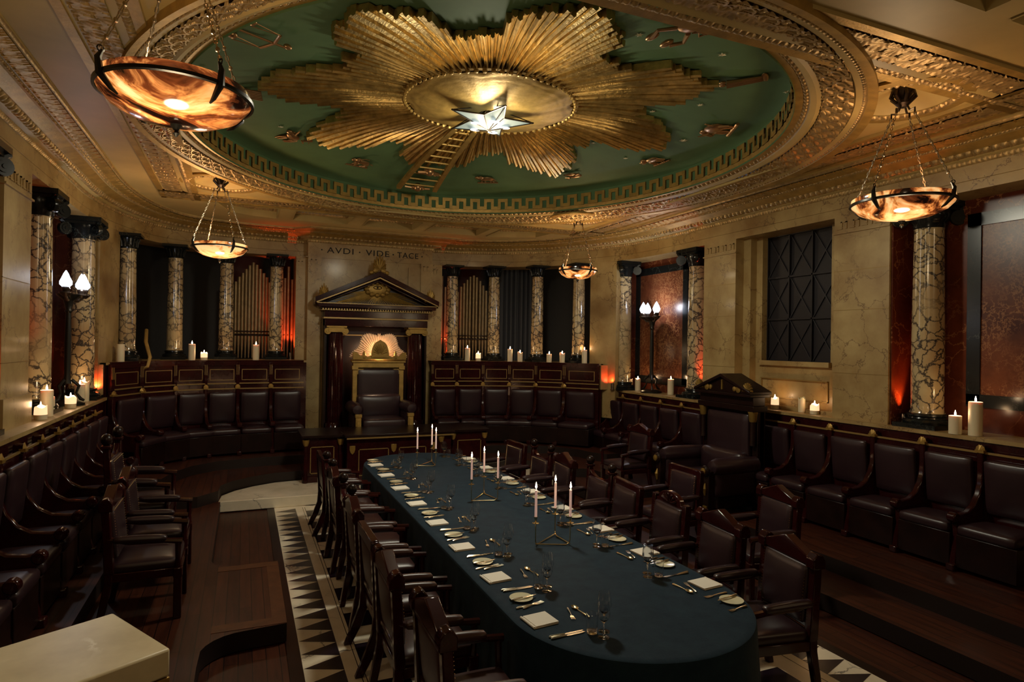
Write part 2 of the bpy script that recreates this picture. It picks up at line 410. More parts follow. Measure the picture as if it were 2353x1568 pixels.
wr.prism([(6.83, 10.70), (6.56, 11.26), (7.25, 11.9), (7.9, 11.9), (7.9, 10.9), (7.3, 10.9)], 1.0, ZS)
# groove lines of the marble blocks
for z in (2.15, 2.95, 3.45):
    prect(5.07, 5.83, 7.017, 7.03, z, z+.006, 2); prect(7.6, 8.33, 7.017, 7.03, z, z+.006, 2)
wr.box(7.26, 7.31, 6.12, 7.31, 2.0, 2.012, 2); wr.box(7.28, 7.31, 6.12, 7.31, 1.72, 1.732, 2); wr.box(7.28, 7.31, 6.12, 6.132, 1.72, 2.0, 2); wr.box(7.28, 7.31, 7.3, 7.312, 1.72, 2.0, 2)
struct(wr, 'wall_right', ['cream_marble', 'red_marble', 'gilt_wood'])
def niche(name, X, y0, y1, py0, py1, sgn, ztop=4.02, zbot=1.75):
    b = MB(); s = sgn
    def bx(xa, xb, ya, yb, za, zb, m): b.box(min(xa, xb), max(xa, xb), ya, yb, za, zb, m)
    bx(X, X+.06*s, y0, y1, 1.57, ZS+.05, 0)
    bx(X-.03*s, X, py0-.16, py1+.16, zbot-.02, zbot+.12, 1); bx(X-.03*s, X, py0-.16, py1+.16, ztop-.14, ztop, 1)
    bx(X-.03*s, X, py0-.16, py0-.02, zbot, ztop, 1); bx(X-.03*s, X, py1+.02, py1+.16, zbot, ztop, 1)
    bx(X-.012*s, X+.01*s, py0-.02, py1+.02, zbot+.1, ztop-.1, 2)
    bx(X-.4*s, X, y0, y0+.02, 1.57, ZS, 0); bx(X-.4*s, X, y1-.02, y1, 1.57, ZS, 0)
    return struct(b, name, ['red_marble', 'black_marble', 'rosso_panel'])
niche('trim_7', 7.45, 8.33, 10.9, 9.4, 10.72, 1); niche('trim_8', 7.45, 1.0, 5.07, 1.7, 4.28, 1, 3.98, 1.86)
wl = MB()
def lb(y0, y1, x0, x1, z0, z1, m=0): wl.box(x0, x1, y0, y1, z0, z1, m)
lb(7.14, 7.95, -2.9, -2.05, 1.0, ZS); lb(-3, 11.9, -2.95, -2.52, 0, 4.7); lb(-3, 4.6, -2.6, -2.05, 1.0, 4.7)
for z in (2.2, 3.0): lb(7.14, 7.95, -2.06, -2.046, z, z+.006, 2)
lb(7.12, 7.97, -2.1, -2.03, 3.86, 3.88); lb(7.12, 7.97, -2.1, -2.02, 1.57, 1.87)
wl.prism([(-1.965, 10.85), (-1.85, 11.72), (-2.5, 12.2), (-2.9, 11.9), (-2.9, 10.85)], 1.0, ZS)
struct(wl, 'wall_left', ['cream_marble', 'red_marble', 'gilt_wood'])
niche('trim_9', -2.5, 7.95, 10.85, 8.9, 10.3, -1); niche('trim_10', -2.5, 4.6, 7.14, 5.4, 6.4, -1)
# greek key cut in the pilaster heads
def keyband(b, x, y0, y1, z0, h, ax='x', n=4, t=.012, dep=.012, m=0):
    p = (y1-y0)/n
    for i in range(n):
        a = y0+i*p
        for (u0, u1, v0, v1) in ((a+.1*p, a+.22*p, 0, h*.8), (a+.1*p, a+.6*p, h*.68, h*.8), (a+.48*p, a+.6*p, h*.2, h*.8), (a+.48*p, a+.95*p, .0, h*.12)):
            if ax == 'x': b.box(x-dep, x+dep, u0, u1, z0+v0, z0+v1, m)
            else: b.box(u0, u1, x-dep, x+dep, z0+v0, z0+v1, m)
kb = MB()
for a, b_ in ((5.1, 5.8), (7.62, 8.31)): keyband(kb, 7.02, a, b_, 3.99, .12)
keyband(kb, -2.05, 7.18, 7.92, 3.93, .13); struct(kb, 'trim_11', ['gold_paint' if False else 'cream_marble'])
# frieze over the openings, with block course joints, and dark soffit
fz = MB()
pf = [(-.55, ZS), (0, ZS), (0, ZS+.105), (-.008, ZS+.108), (0, ZS+.111), (0, ZF)]
for P in (resample(FL, .12), resample(FR, .12)): sweep(fz, P, pf, None, 1)
struct(fz, 'trim_12', ['cream_marble'])
# far wall behind the colonnade
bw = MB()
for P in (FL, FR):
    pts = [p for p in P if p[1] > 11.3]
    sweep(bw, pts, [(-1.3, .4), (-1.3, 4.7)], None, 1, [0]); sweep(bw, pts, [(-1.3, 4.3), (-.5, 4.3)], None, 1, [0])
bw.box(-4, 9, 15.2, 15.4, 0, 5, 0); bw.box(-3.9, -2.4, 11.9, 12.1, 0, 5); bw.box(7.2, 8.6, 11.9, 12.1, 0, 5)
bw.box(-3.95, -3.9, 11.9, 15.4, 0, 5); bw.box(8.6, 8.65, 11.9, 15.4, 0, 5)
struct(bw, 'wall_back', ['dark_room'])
rb = MB(); rb.box(-3.2, 8.2, -3.2, -3.0, -.1, 5.0); rb.box(-3.2, -2.9, -3.2, 12, -.1, 5.0); rb.box(7.9, 8.2, -3.2, 12, -.1, 5.0)
struct(rb, 'wall_front', ['dark_wood'])
# block with the motto behind the throne
bl = MB(); bl.box(1.14, 3.68, 13.0, 14.0, .3, ZF); bl.box(1.1, 3.72, 12.98, 14.0, ZS-.03, ZS-.01)
bl.box(1.14, 1.40, 12.95, 13.0, .3, ZS-.02); bl.box(3.42, 3.68, 12.95, 13.0, .3, ZS-.02)
bl.box(.93, 1.14, 13.12, 14, .3, ZS); bl.box(3.68, 3.93, 13.1, 14, .3, ZS)
bl.box(1.40, 1.66, 12.975, 13.0, .3, ZS-.12); bl.box(3.16, 3.42, 12.975, 13.0, .3, ZS-.12)
keyband(bl, 12.95, 1.17, 1.38, 3.98, .12, 'y', 1); keyband(bl, 12.95, 3.45, 3.66, 3.98, .12, 'y', 1)
keyband(bl, 13.12, .95, 1.12, 3.95, .12, 'y', 1); keyband(bl, 13.1, 3.72, 3.9, 3.95, .12, 'y', 1)
for x in (1.9, 2.9): bl.box(x, x+.006, 12.996, 13.0, .3, ZS)
struct(bl, 'wall_far', ['cream_marble', 'gilt_wood'])
# ledges round the room
lg = MB()
lg.box(6.93, 7.5, -3, 11.2, 1.53, 1.57, 0); lg.box(6.95, 7.47, -3, 11.2, 1.2, 1.53, 1)
lg.box(-2.55, -1.86, -3, 10.95, 1.53, 1.57, 0); lg.box(-2.52, -1.88, -3, 10.95, 1.2, 1.53, 1)
struct(lg, 'trim_13', ['white_marble' if False else 'cream_marble', 'mahogany'])
EL = [(-1.9, 10.9), (-1.72, 11.4), (-1.42, 11.85), (-.95, 12.2), (-.35, 12.38), (.4, 12.46), (1.1, 12.5)]
ER = [(3.56, 12.48), (4.4, 12.4), (5.1, 12.2), (5.7, 11.85), (6.2, 11.4), (6.62, 10.88)]
def at_ratio(P, r):
    for a, b in zip(P, P[1:]):
        fa, fb_ = a[0]-r*a[1], b[0]-r*b[1]
        if fa*fb_ <= 0: t = fa/(fa-fb_); return (a[0]+(b[0]-a[0])*t, a[1]+(b[1]-a[1])*t)
    return P[0] if abs(P[0][0]-r*P[0][1]) < abs(P[-1][0]-r*P[-1][1]) else P[-1]
le = MB()
for P in (EL, ER):
    Q = resample(P, .15)
    sweep(le, Q, [(.0, 2.05), (.03, 2.05), (.03, 2.085), (-1.0, 2.085)], None, 1, [0, 0, 0]); sweep(le, Q, [(0, .45), (0, 2.05)], None, 1, [1])
le.box(-2.05, -1.9, 10.86, 11.0, 1.57, 2.06, 0); le.box(6.6, 6.98, 10.86, 10.95, 1.57, 2.06, 0)
le.box(-2.6, -1.9, 10.95, 11.05, .3, 1.57, 1)
struct(le, 'trim_14', ['cream_marble', 'mahogany'])
# window with its dark lattice
wn = MB(); wn.box(7.44, 7.5, 6.1, 7.33, 2.26, ZS, 0)
y0, y1, z0, z1 = 6.1, 7.33, 2.26, ZS
for i in range(4): yy = y0+(y1-y0)*i/3; wn.box(7.40, 7.44, yy-.012, yy+.012, z0, z1)
for i in range(4): zz = z0+(z1-z0)*i/3; wn.box(7.40, 7.44, y0, y1, zz-.012, zz+.012)
for i in range(3):
    for j in range(3):
        ya, yb, za, zb = y0+(y1-y0)*i/3, y0+(y1-y0)*(i+1)/3, z0+(z1-z0)*j/3, z0+(z1-z0)*(j+1)/3
        wn.tube([(7.43, ya, za), (7.43, yb, zb)], .011, 4); wn.tube([(7.43, yb, za), (7.43, ya, zb)], .011, 4)
struct(wn, 'window_1', ['lattice'])
# ------------------------------------------------------------------ ceiling
def ell(n, k=1.0, c=DC, r=DR): return [(c[0]+r[0]*k*math.cos(2*PI*i/n), c[1]+r[1]*k*math.sin(2*PI*i/n)) for i in range(n)]
OC, OR_ = (2.66, 6.80), (3.73, 3.93)
outer = [(-2.9, -3.1), (7.8, -3.1), (7.8, 12), (8, 14.5), (-3.4, 14.5), (-2.9, 12)]
holes = [[(OC[0]+(OR_[0]-.25)*math.cos(2*PI*i/96), OC[1]+(OR_[1]-.25)*math.sin(2*PI*i/96)) for i in range(96)]]
coff = [(.78, 1.74, 11.2, 12.02), (2.03, 2.98, 11.2, 12.02), (3.24, 4.3, 11.18, 12.0)]
cpoly = [[(a, c), (b, c), (b, d), (a, d)] for a, b, c, d in coff]
cpoly += [[(-.42, 11.05), (-.1, 11.1), (.5, 11.18), (.5, 12.0), (.1, 11.95), (-.25, 11.75)], [(4.52, 11.15), (5.55, 10.95), (5.45, 11.6), (5.1, 11.8), (4.52, 11.98)]]
cpoly += [[(3.25, 1.5), (4.37, 1.5), (4.37, 2.52), (3.25, 2.52)], [(4.64, 1.5), (5.7, 1.5), (5.7, 2.52), (4.64, 2.52)], [(1.9, 1.5), (3.0, 1.5), (3.0, 2.52), (1.9, 2.52)]]
LAMP = [(-.35, 3.77), (-.33, 9.7), (5.30, 9.54), (5.30, 3.72)]
SR = .43
spoly = [[(x+SR*math.cos(2*PI*i/40), y+SR*math.sin(2*PI*i/40)) for i in range(40)] for x, y in LAMP]
def inside(p, poly):
    c = False; n = len(poly)
    for i in range(n):
        a, b = poly[i], poly[(i+1) % n]
        if (a[1] > p[1]) != (b[1] > p[1]) and p[0] < (b[0]-a[0])*(p[1]-a[1])/(b[1]-a[1])+a[0]: c = not c
    return c
loops = [outer]+holes+cpoly+spoly
vs = []; es = []
for L in loops:
    o = len(vs); vs += [Vector(p) for p in L]; es += [(o+i, o+(i+1) % len(L)) for i in range(len(L))]
rv, _, rf, *_r = delaunay_2d_cdt(vs, es, [], 0, 1e-5)
ce = MB(); ff = []
for f in rf:
    c = (sum(rv[i][0] for i in f)/3, sum(rv[i][1] for i in f)/3)
    if inside(c, outer) and not any(inside(c, h) for h in loops[1:]): ff.append(tuple(f))
ce.add([(p[0], p[1], ZC) for p in rv], ff, 0)
ce.box(-3.5, 8.3, -3.2, 15.5, 5.6, 5.7)
struct(ce, 'ceiling', ['cream_paint'])
# coffers and saucers
cf = MB()
for P in cpoly:
    n = len(P); cx, cy = sum(p[0] for p in P)/n, sum(p[1] for p in P)/n
    R = []
    for i in range(n):      # densify
        a, b = P[i], P[(i+1) % n]; L = max(1, int(math.hypot(a[0]-b[0], a[1]-b[1])/.02)); R += [(a[0]+(b[0]-a[0])*k/L, a[1]+(b[1]-a[1])*k/L) for k in range(L)]
    area = sum(P[i][0]*P[(i+1) % n][1]-P[(i+1) % n][0]*P[i][1] for i in range(n))
    inn = -1 if area > 0 else 1
    sweep(cf, R, [(-.015, ZC-.012), (.0, ZC-.012), (.0, ZC+.11), (.055, ZC+.125), (.09, ZC+.13), (.09, ZC+.17), (.2, ZC+.17)], {3: (egg(.06, .018), 4), 2: (egg(.06, .02), 5)}, inn, [0, 0, 1, 1, 0, 0], True)
    cf.add([(p[0], p[1], ZC+.17) for p in P], [tuple(range(n))], 0)
    cf.lathe([(.26, 0), (.24, -.025), (.16, -.035), (.05, -.05), (.01, -.05)], 24, (cx, cy, ZC+.168), 2, False, 1, .7)
for x, y in LAMP:
    P = [(x+(SR+.0)*math.cos(2*PI*i/180), y+SR*math.sin(2*PI*i/180)) for i in range(180)]
    sweep(cf, P, [(-.09, ZC-.002), (-.09, ZC-.025), (-.01, ZC-.03), (.05, ZC-.01), (.05, ZC)], {2: (egg(.055, .018), 5)}, -1, [3, 3, 1, 0], True)
    cf.lathe([(SR-.05, 0), (SR-.1, .05), (SR-.2, .085), (SR-.35, .11), (.01, .12)], 48, (x, y, ZC), 0, False)
struct(cf, 'trim_15', ['cream_paint', 'leaf_gold', 'leaf_gold', 'gold_paint'])
# cornice round the walls
cn = MB()
cprof = [(0, ZF), (.012, ZF), (.03, ZF+.045), (.055, ZF+.05), (.075, ZF+.055), (.085, ZF+.06), (.145, ZF+.105), (.155, ZF+.105), (.27, ZF+.15), (.29, ZF+.15), (.31, ZF+.165), (.325, ZF+.168), (.455, ZF+.20), (.47, ZF+.20), (.485, ZF+.225), (.485, ZC+.002)]
corn = {1: (bead(.05, .009), 4), 5: (egg(.085, .02), 6), 9: (bead(.035, .01), 3), 11: (shells(.13, .012, 1), 12), 13: (bead(.03, .006), 3)}
cm = [0, 1, 0, 0, 0, 1, 0, 2, 0, 1, 0, 2, 0, 1, 0]
bk = [(1.0, 12.98), (1.14, 12.98), (3.68, 12.98), (3.85, 12.98)]
for P in (resample(FL, .013), resample(FR, .013)): sweep(cn, P, cprof, corn, 1, cm)
cblk = [(d*.55, z) for d, z in cprof[:9]]
Q = resample([(1.14, 13.3), (1.14, 13.0)], .02)+resample([(1.14, 13.0), (3.68, 13.0)], .013)[1:]+resample([(3.68, 13.0), (3.68, 13.2)], .02)[1:]
sweep(cn, Q, cprof, {k: v for k, v in corn.items() if k < 6}, 1, cm)
for a, b in ((-3, 4.5),):
    sweep(cn, [(-2.05, -3), (-2.05, 4.5)], cprof, None, 1, cm); sweep(cn, [(7.02, 2.6), (7.02, -3)], cprof, None, 1, cm)
struct(cn, 'trim_16', ['cream_paint', 'leaf_gold', 'gold_paint'])
# rectangular frame of leaf bands round the dome
fr = MB(); a, b, c, d = -1.2, 6.42, 2.93, 10.98
P = []
for p, q in (((a, c), (b, c)), ((b, c), (b, d)), ((b, d), (a, d)), ((a, d), (a, c))): P += resample([p, q], .0125)[:-1]
fp = [(0, ZC+.0), (0, ZC-.03), (.07, ZC-.03), (.07, ZC-.012), (.1, ZC-.012), (.33, ZC-.012), (.36, ZC-.02), (.40, ZC-.03), (.46, ZC-.03), (.54, ZC-.035), (.54, ZC)]
sweep(fr, P, fp, {4: (shells(.17, .016, 2), 22), 7: (egg(.06, .016), 4)}, -1, [0, 1, 1, 0, 2, 0, 0, 2, 1, 0], True)
struct(fr, 'trim_17', ['cream_paint', 'gold_paint', 'leaf_gold'])
# oval cornice of the dome
rg = MB(); NT = 2400
IZ, OZ = 4.70, 4.60
rp = [(-.02, .05, 1), (0, 0, 1), (.10, 0, 1), (.10, .012, 2), (.17, 0, 0), (.19, -.012, 0), (.27, -.02, 0), (.33, .0, 0), (.335, .02, 2), (.72, .01, 0), (.74, -.01, 0), (.82, -.01, 2), (.87, .0, 0), (.88, -.012, 1), (1, -.012, 1), (1, .09, 1)]
lf = shells(.24, .034, 3); eg = egg(.085, .022); bd = bead(.05, .012)
for k in range(len(rp)-1):
    s0, h0, mt = rp[k]; s1, h1, _ = rp[k+1]
    fn, nv, mi = {3: (eg, 5, 2), 8: (lf, 38, 2), 11: (bd, 3, 2)}.get(k, (None, 1, 1 if k in (0, 1, 2, 13, 14) else 0))
    nt_ = (4000 if k == 8 else NT) if fn else 360; v = []; f = []
    for i in range(nt_):
        th = 2*PI*i/nt_; ct, sn = math.cos(th), math.sin(th)
        pi_ = (DC[0]+DR[0]*ct, DC[1]+DR[1]*sn); po = (OC[0]+OR_[0]*ct, OC[1]+OR_[1]*sn)
        for j in range(nv+1):
            q = j/nv; s = s0+(s1-s0)*q; z = IZ+(OZ-IZ)*s+h0+(h1-h0)*q
            if fn: z -= fn(th*3.45, q)
            v.append((pi_[0]+(po[0]-pi_[0])*s, pi_[1]+(po[1]-pi_[1])*s, z))
    for i in range(nt_):
        for j in range(nv):
            a_ = i*(nv+1)+j; b_ = ((i+1) % nt_)*(nv+1)+j; f.append((a_, b_, b_+1, a_+1))
    rg.add(v, f, mi)
struct(rg, 'trim_18', ['cream_paint', 'gold_paint', 'leaf_gold'])
# green dome: drum, cove, shallow saucer
def dome_z(x, y):
    r = ((x-DC[0])/DR[0])**2+((y-DC[1])/DR[1])**2; return 5.28-.33*r
dm = MB(); N = 180; prof = [(1.0, 4.68), (1.0, 4.97)]+[(1-.10*(1-math.cos(t)), 4.97+.06*math.sin(t)) for t in (.5, 1, 1.57)]
v = []; f = []
rings = prof+[(k, None) for k in (.86, .75, .6, .45, .3, .15, .02)]
for r, z in rings:
    for i in range(N):
        a_ = 2*PI*i/N; x, y = DC[0]+DR[0]*r*math.cos(a_), DC[1]+DR[1]*r*math.sin(a_)
        v.append((x, y, z if z is not None else dome_z(x, y)))
for j in range(len(rings)-1):
    for i in range(N): f.append((j*N+i, j*N+(i+1) % N, (j+1)*N+(i+1) % N, (j+1)*N+i))
dm.add(v, f, 0); struct(dm, 'trim_19', ['green_paint'], smooth=50)
# gilded key pattern on the drum
ky = MB(); NK = 84
def kq(t0, t1, z0, z1):
    v = []; n = 4
    for i in range(n+1):
        a_ = 2*PI*(t0+(t1-t0)*i/n)/NK
        for k in (.992, .998):
            for z in (z0, z1): v.append((DC[0]+DR[0]*k*math.cos(a_), DC[1]+DR[1]*k*math.sin(a_), z))
    f = []
    for i in range(n):
        o = i*4; f += [(o, o+4, o+5, o+1), (o+2, o+3, o+7, o+6), (o, o+2, o+6, o+4), (o+1, o+5, o+7, o+3)]
    ky.add(v, f, 0)
for k in range(NK):
    zb, zt, h = 4.745, 4.93, .055
    kq(k, k+.20, zb, zt); kq(k+.0, k+.62, zt-h, zt); kq(k+.5, k+.70, zb, zt); kq(k+.5, k+1.2, zb, zb+h)
struct(ky, 'trim_20', ['gold_paint'])
# ------------------------------------------------------------------ columns
def column(name_label, loc, r, H, rz, ionic, first=[None]):
    t = empty('column', loc, rz, name_label, 'column', 'marble columns')
    b = MB(); b.box(-r*1.5, r*1.5, -r*1.5, r*1.5, 0, .05); b.lathe([(r*1.45, .05), (r*1.5, .075), (r*1.4, .1), (r*1.15, .11), (r*1.12, .125), (r*1.25, .14), (r*1.22, .16), (r*1.05, .17)], 32); b.build('base', 'black_marble', t)
    hc = .30 if ionic else .24; zt = H-hc
    s = MB(); s.lathe([(r*1.08, .17), (r, .2), (r*.995, .3), (r*.99, H*.4), (r*.9, zt-.02), (r*.93, zt)], 36); s.build('shaft', 'breccia', t)
    c = MB()
    if ionic:
        c.lathe([(r*.93, zt), (r*.98, zt+.02), (r*1.0, zt+.06), (r*1.25, zt+.12), (r*1.25, zt+.2)], 28)
        c.box(-r*1.6, r*1.6, -r*1.6, r*1.6, H-.06, H); c.box(-r*1.35, r*1.35, -r*1.35, r*1.35, H-.1, H-.06)
        for sx in (-1, 1):
            for sy in (-1, 1):
                c.M = T(sx*r*1.22, sy*r*1.22, zt+.12) @ RZ(math.atan2(sy, sx)) @ RX(PI/2)
                c.lathe([(.085, -.03), (.09, 0), (.085, .03)], 18); c.lathe([(.055, -.04), (.055, .04)], 14); c.lathe([(.022, -.048), (.022, .048)], 10)
                c.M = Matrix.Identity(4); c.tube([(sx*r*1.15, sy*r*1.15, zt+.19), (sx*r*1.5, sy*r*1.5, zt+.24)], .03, 6)
    else:
        c.lathe([(r*.93, zt), (r*.97, zt+.02), (r*.93, zt+.03), (r*.95, zt+.1), (r*1.1, zt+.17), (r*1.45, zt+.2)], 28); c.box(-r*1.55, r*1.55, -r*1.55, r*1.55, H-.04, H)
        for i in range(14):
            a = 2*PI*i/14; c.tube([(r*1.0*math.cos(a), r*1.0*math.sin(a), zt+.03), (r*1.05*math.cos(a), r*1.05*math.sin(a), zt+.1), (r*1.25*math.cos(a), r*1.25*math.sin(a), zt+.16)], .016, 5)
    c.build('capital', 'black_marble', t); return t
column('tall veined column beside the wide red panel at the right edge', (7.24, 4.75, 1.57), .165, ZS-1.57, 0, 1)
column('veined column on the near side of the niche with the twin-flame torchere', (7.24, 8.75, 1.57), .165, ZS-1.57, 0, 1)
column('veined column on the far side of the niche with the twin-flame torchere', (7.08, 10.78, 1.57), .145, ZS-1.57, 0, 1)
column('veined column with scroll capital at the far left of the left niche', (-2.12, 10.62, 1.57), .155, ZS-1.57, 0, 1)
column('dim veined column half hidden behind the left pilaster', (-2.22, 8.85, 1.57), .155, ZS-1.57, 0, 1)
column('scroll-capital column cut by the left edge of the photo', (-2.2, 6.75, 1.57), .155, ZS-1.57, 0, 1)
CB = []
names = ['first marble column from the left in the far colonnade, beside the unlit candle', 'second marble column from the left in the far colonnade', 'marble column left of the rank of organ pipes, under the hanging bowl', 'marble column beside the red-lit pipes left of the throne', 'marble column between red-lit pipes and the wide pipe rank right of the throne', 'marble column right of the wide pipe rank, before the dark drape', 'marble column in the middle of the dark blue opening', 'rightmost marble column of the far colonnade, behind the small hanging bowl']
for i, px in enumerate((290, 400, 518, 633, 1037, 1133, 1233, 1328)):
    P = FL if px < 800 else FR; x, y = at_ratio(P, ratio(px)); n_ = math.hypot(x, y)
    x -= x/n_*.02; y -= y/n_*.02; CB.append((x, y))
    column(names[i], (x, y, 2.085), .13, ZS-2.085, 0, 0)
# organ pipes
def pipe(h, r, foot=.42):
    t = empty('organ_pipe', (0, 0, 0), 0, '', 'organ pipe')
    b = MB(); b.lathe([(r*.98, foot), (r, foot+.02), (r, h), (r*1.05, h), (r*1.05, h+.01), (r*.9, h+.01)], 14)
    b.build('pipe_body', 'pipe', t)
    b = MB(); b.lathe([(.012, 0), (r*.95, foot-.03), (r*1.02, foot)], 14); b.build('foot', 'pipe', t)
    b = MB(); b.M = T(0, -r*.8, foot+.05); b.ball((0, 0, 0), r*.55, 8, None, 1.5); b.build('mouth', 'brass', t); return t
def pipes(pxs, hs, label, dist, group):
    for i, (px, h) in enumerate(zip(pxs, hs)):
        P = FL if px < 800 else FR; x, y = at_ratio(P, ratio(px, 700)); q = (y+dist)/y
        t = pipe(h, .034 if len(pxs) > 5 else .03); t.location = (x*q, y*q, 2.10); t['label'] = label; t['group'] = group
pipes([541, 549, 557, 565, 573, 581, 589, 597, 605, 612, 619], [1.50, 1.6, 1.68, 1.76, 1.84, 1.9, 1.86, 1.78, 1.7, 1.62, 1.52], 'upright organ pipe in the wide rank left of the throne', .35, 'organ pipes in the wide rank left of the throne')
pipes([654, 662, 671], [1.62, 1.86, 1.6], 'red-lit organ pipe in the narrow group left of the throne', .3, 'red-lit pipes left of the throne')
pipes([1008, 1015, 1023], [1.6, 1.84, 1.6], 'red-lit organ pipe in the narrow group right of the throne', .3, 'red-lit pipes right of the throne')
pipes([1051, 1059, 1066, 1073, 1080, 1088, 1095, 1103, 1110, 1117], [1.5, 1.62, 1.7, 1.78, 1.85, 1.88, 1.84, 1.76, 1.66, 1.54], 'upright organ pipe in the wide rank right of the throne', .35, 'organ pipes in the wide rank right of the throne')
b = MB()
for P, r0, r1 in ((FL, 538, 621), (FR, 1047, 1120)):
    a_ = at_ratio(P, ratio(r0)); c_ = at_ratio(P, ratio(r1)); q = 1.022
    b.tube([(a_[0]*q, a_[1]*q, 2.56), (c_[0]*q, c_[1]*q, 2.56)], .018, 6); b.tube([(a_[0]*q, a_[1]*q, 2.63), (c_[0]*q, c_[1]*q, 2.63)], .012, 6)
tag(b.build('pipe_rail', 'dark_wood'), 'dark rail running across the feet of the organ pipes', 'rail')
b = MB()
for i in range(26):
    a_ = at_ratio(FR, ratio(1142+i*3.4)); q = 1.05+.006*math.sin(i*1.9); b.tube([(a_[0]*q, a_[1]*q, 2.0), (a_[0]*q*1.001, a_[1]*q*1.001, 4.2)], .05, 8)
tag(b.build('curtain', 'drape'), 'dark blue-black curtain hanging behind the right colonnade', 'curtain')
# ------------------------------------------------------------------ sunburst
SB = (2.48, 6.5)
OUT = [(-138, 2.4), (-148, 2.15), (-154, 2.02), (-158, 1.61), (-163, 1.75), (-171, 1.62), (-174, 1.9), (-180, 2.2), (-188, 2.45), (-192, 2.33), (-203, 2.11), (-208.5, 1.75), (-216, 1.75), (-221, 2.21), (-227, 2.6), (-233, 2.69), (-242, 2.43), (-245, 2.35), (-249, 1.9), (-256, 1.96), (-258, 2.31), (-265, 2.57), (-278, 2.49), (-284, 2.29), (-286, 1.95), (-291, 1.95), (-296, 1.85), (-298, 2.24), (-305, 2.51), (-312, 2.78), (-315, 2.62), (-325, 2.22), (-328, 1.75), (-334, 1.9), (-340, 1.76), (-344, 2.18), (-356, 2.52), (-370, 2.11), (-372, 1.92), (-373, 1.66), (-379, 1.74), (-385, 1.64), (-388, 1.98), (-396, 2.19), (-403, 2.41), (-407, 2.32), (-417, 2.04), (-418.5, 1.6), (-425, 1.65), (-433, 1.56), (-434, 1.89), (-437, 2.0), (-443, 2.14), (-451, 2.42), (-456, 2.24), (-463, 2.08), (-467, 2.0), (-468, 1.58), (-472, 1.62), (-480, 1.57), (-484, 1.6), (-485, 2.0), (-491, 2.16), (-498, 2.4)]
OUT = [(-a, r) for a, r in OUT]
def rad(a):
    a = 138+((a-138) % 360)
    for (a0, r0), (a1, r1) in zip(OUT, OUT[1:]):
        if a0 <= a <= a1: return r0+(r1-r0)*(a-a0)/max(1e-6, a1-a0)
    return 2.4
sun = empty('sunburst', (SB[0], SB[1], 5.25), 0, 'huge gilded eight-lobed sunburst relief covering the green dome ceiling', 'ceiling ornament')
NR = 288; rnd = random.Random(3)
for i in range(NR):
    if i % 3 == 0: sb = MB()
    a0 = 360*i/NR; w_ = 360/NR; a = math.radians(a0+w_/2)
    r1 = rad(-(a0+w_/2))*rnd.uniform(.955, 1.015)
    lay = .045+.05*((i*7) % 5)/4+rnd.uniform(0, .012)
    nseg = 6; v = []; f = []
    half = math.radians(w_*.56)
    for j in range(nseg+1):
        r = .55+(r1-.55)*j/nseg
        cx, cy = r*math.cos(a), r*math.sin(a); zb = dome_z(SB[0]+cx, SB[1]+cy)-5.25
        wv = rnd.uniform(-.004, .004)
        for s_, hh in ((-1, .0), (-.8, lay), (0, lay+.02), (.8, lay), (1, 0)):
            aa = a+half*s_; v.append((r*math.cos(aa), r*math.sin(aa), zb-hh*(.75+.5*(1-j/nseg))-.01+wv))
    for j in range(nseg):
        for k in range(4): o = j*5+k; f.append((o, o+5, o+6, o+1))
    f += [tuple(range(5)), tuple(nseg*5+k for k in range(4, -1, -1))]
    sb.add(v, f, 0)
    if i % 3 == 2: sb.build('ray', 'gold', sun)
bo = MB(); v = []; f = []; NA = 144; rows_ = 26
for j in range(rows_+1):
    q = j/rows_
    for i in range(NA):
        an = 2*PI*i/NA; lob = 1+.05*abs(math.cos(an*4+.3))+.012*math.sin(an*29)
        r = .90*q*lob+.14*(1-q); zz = -.25+.10*q**2.6+ .004*math.sin(q*q*58+3*abs(math.cos(an*4+.3)))*q
        v.append((r*math.cos(an), r*math.sin(an)*.92, zz))
for j in range(rows_):
    for i in range(NA): f.append((j*NA+i, j*NA+(i+1) % NA, (j+1)*NA+(i+1) % NA, (j+1)*NA+i))
bo.add(v, f, 0); bo.lathe([(.955, -.15), (.985, -.14), (.955, .06)], 96, (0, 0, 0), 0, False, 1, .93)
for i in range(70):
    an = 2*PI*i/70; bo.ball((.955*math.cos(an), .88*math.sin(an), -.15), .026, 6)
bo.build('cloud_boss', 'gold_paint', sun)
# star lamp
stl = empty('star_lantern', (2.45, 6.48, 4.92), 0, 'five-pointed frosted glass star lantern hanging from the dome centre', 'ceiling light')
fr_ = MB(); gl = MB(); R0, R1 = .50, .20; pts = []
for i in range(10):
    an = PI/2+PI+2*PI*i/10; r = R0 if i % 2 == 0 else R1; pts.append((r*math.cos(an), r*math.sin(an)))
for i in range(10):
    a_, b_ = pts[i], pts[(i+1) % 10]
    fr_.tube([(a_[0], a_[1], 0), (b_[0], b_[1], 0)], .009, 6); fr_.tube([(a_[0], a_[1], 0), (0, 0, -.11)], .006, 5); fr_.tube([(a_[0], a_[1], 0), (0, 0, .16)], .006, 5)
    gl.add([(a_[0]*.985, a_[1]*.985, 0), (b_[0]*.985, b_[1]*.985, 0), (0, 0, -.105)], [(0, 1, 2)], 0)
fr_.tube([(0, 0, .15), (0, 0, .24)], .02, 8); fr_.lathe([(.14, .17), (.15, .19), (.13, .22)], 20)
fr_.build('frame', 'bronze', stl); gl.build('glass_panel', 'star_glass', stl, smooth=0)
bu = MB()
for i in range(0, 10, 2):
    x, y = pts[i]; k = .36; bu.lathe([(.001, -.006), (.036, -.004), (.046, 0)], 14, (x*k, y*k, -.069), None, True, 1.25, .9)
bu.build('bulb', 'star_glow', stl)
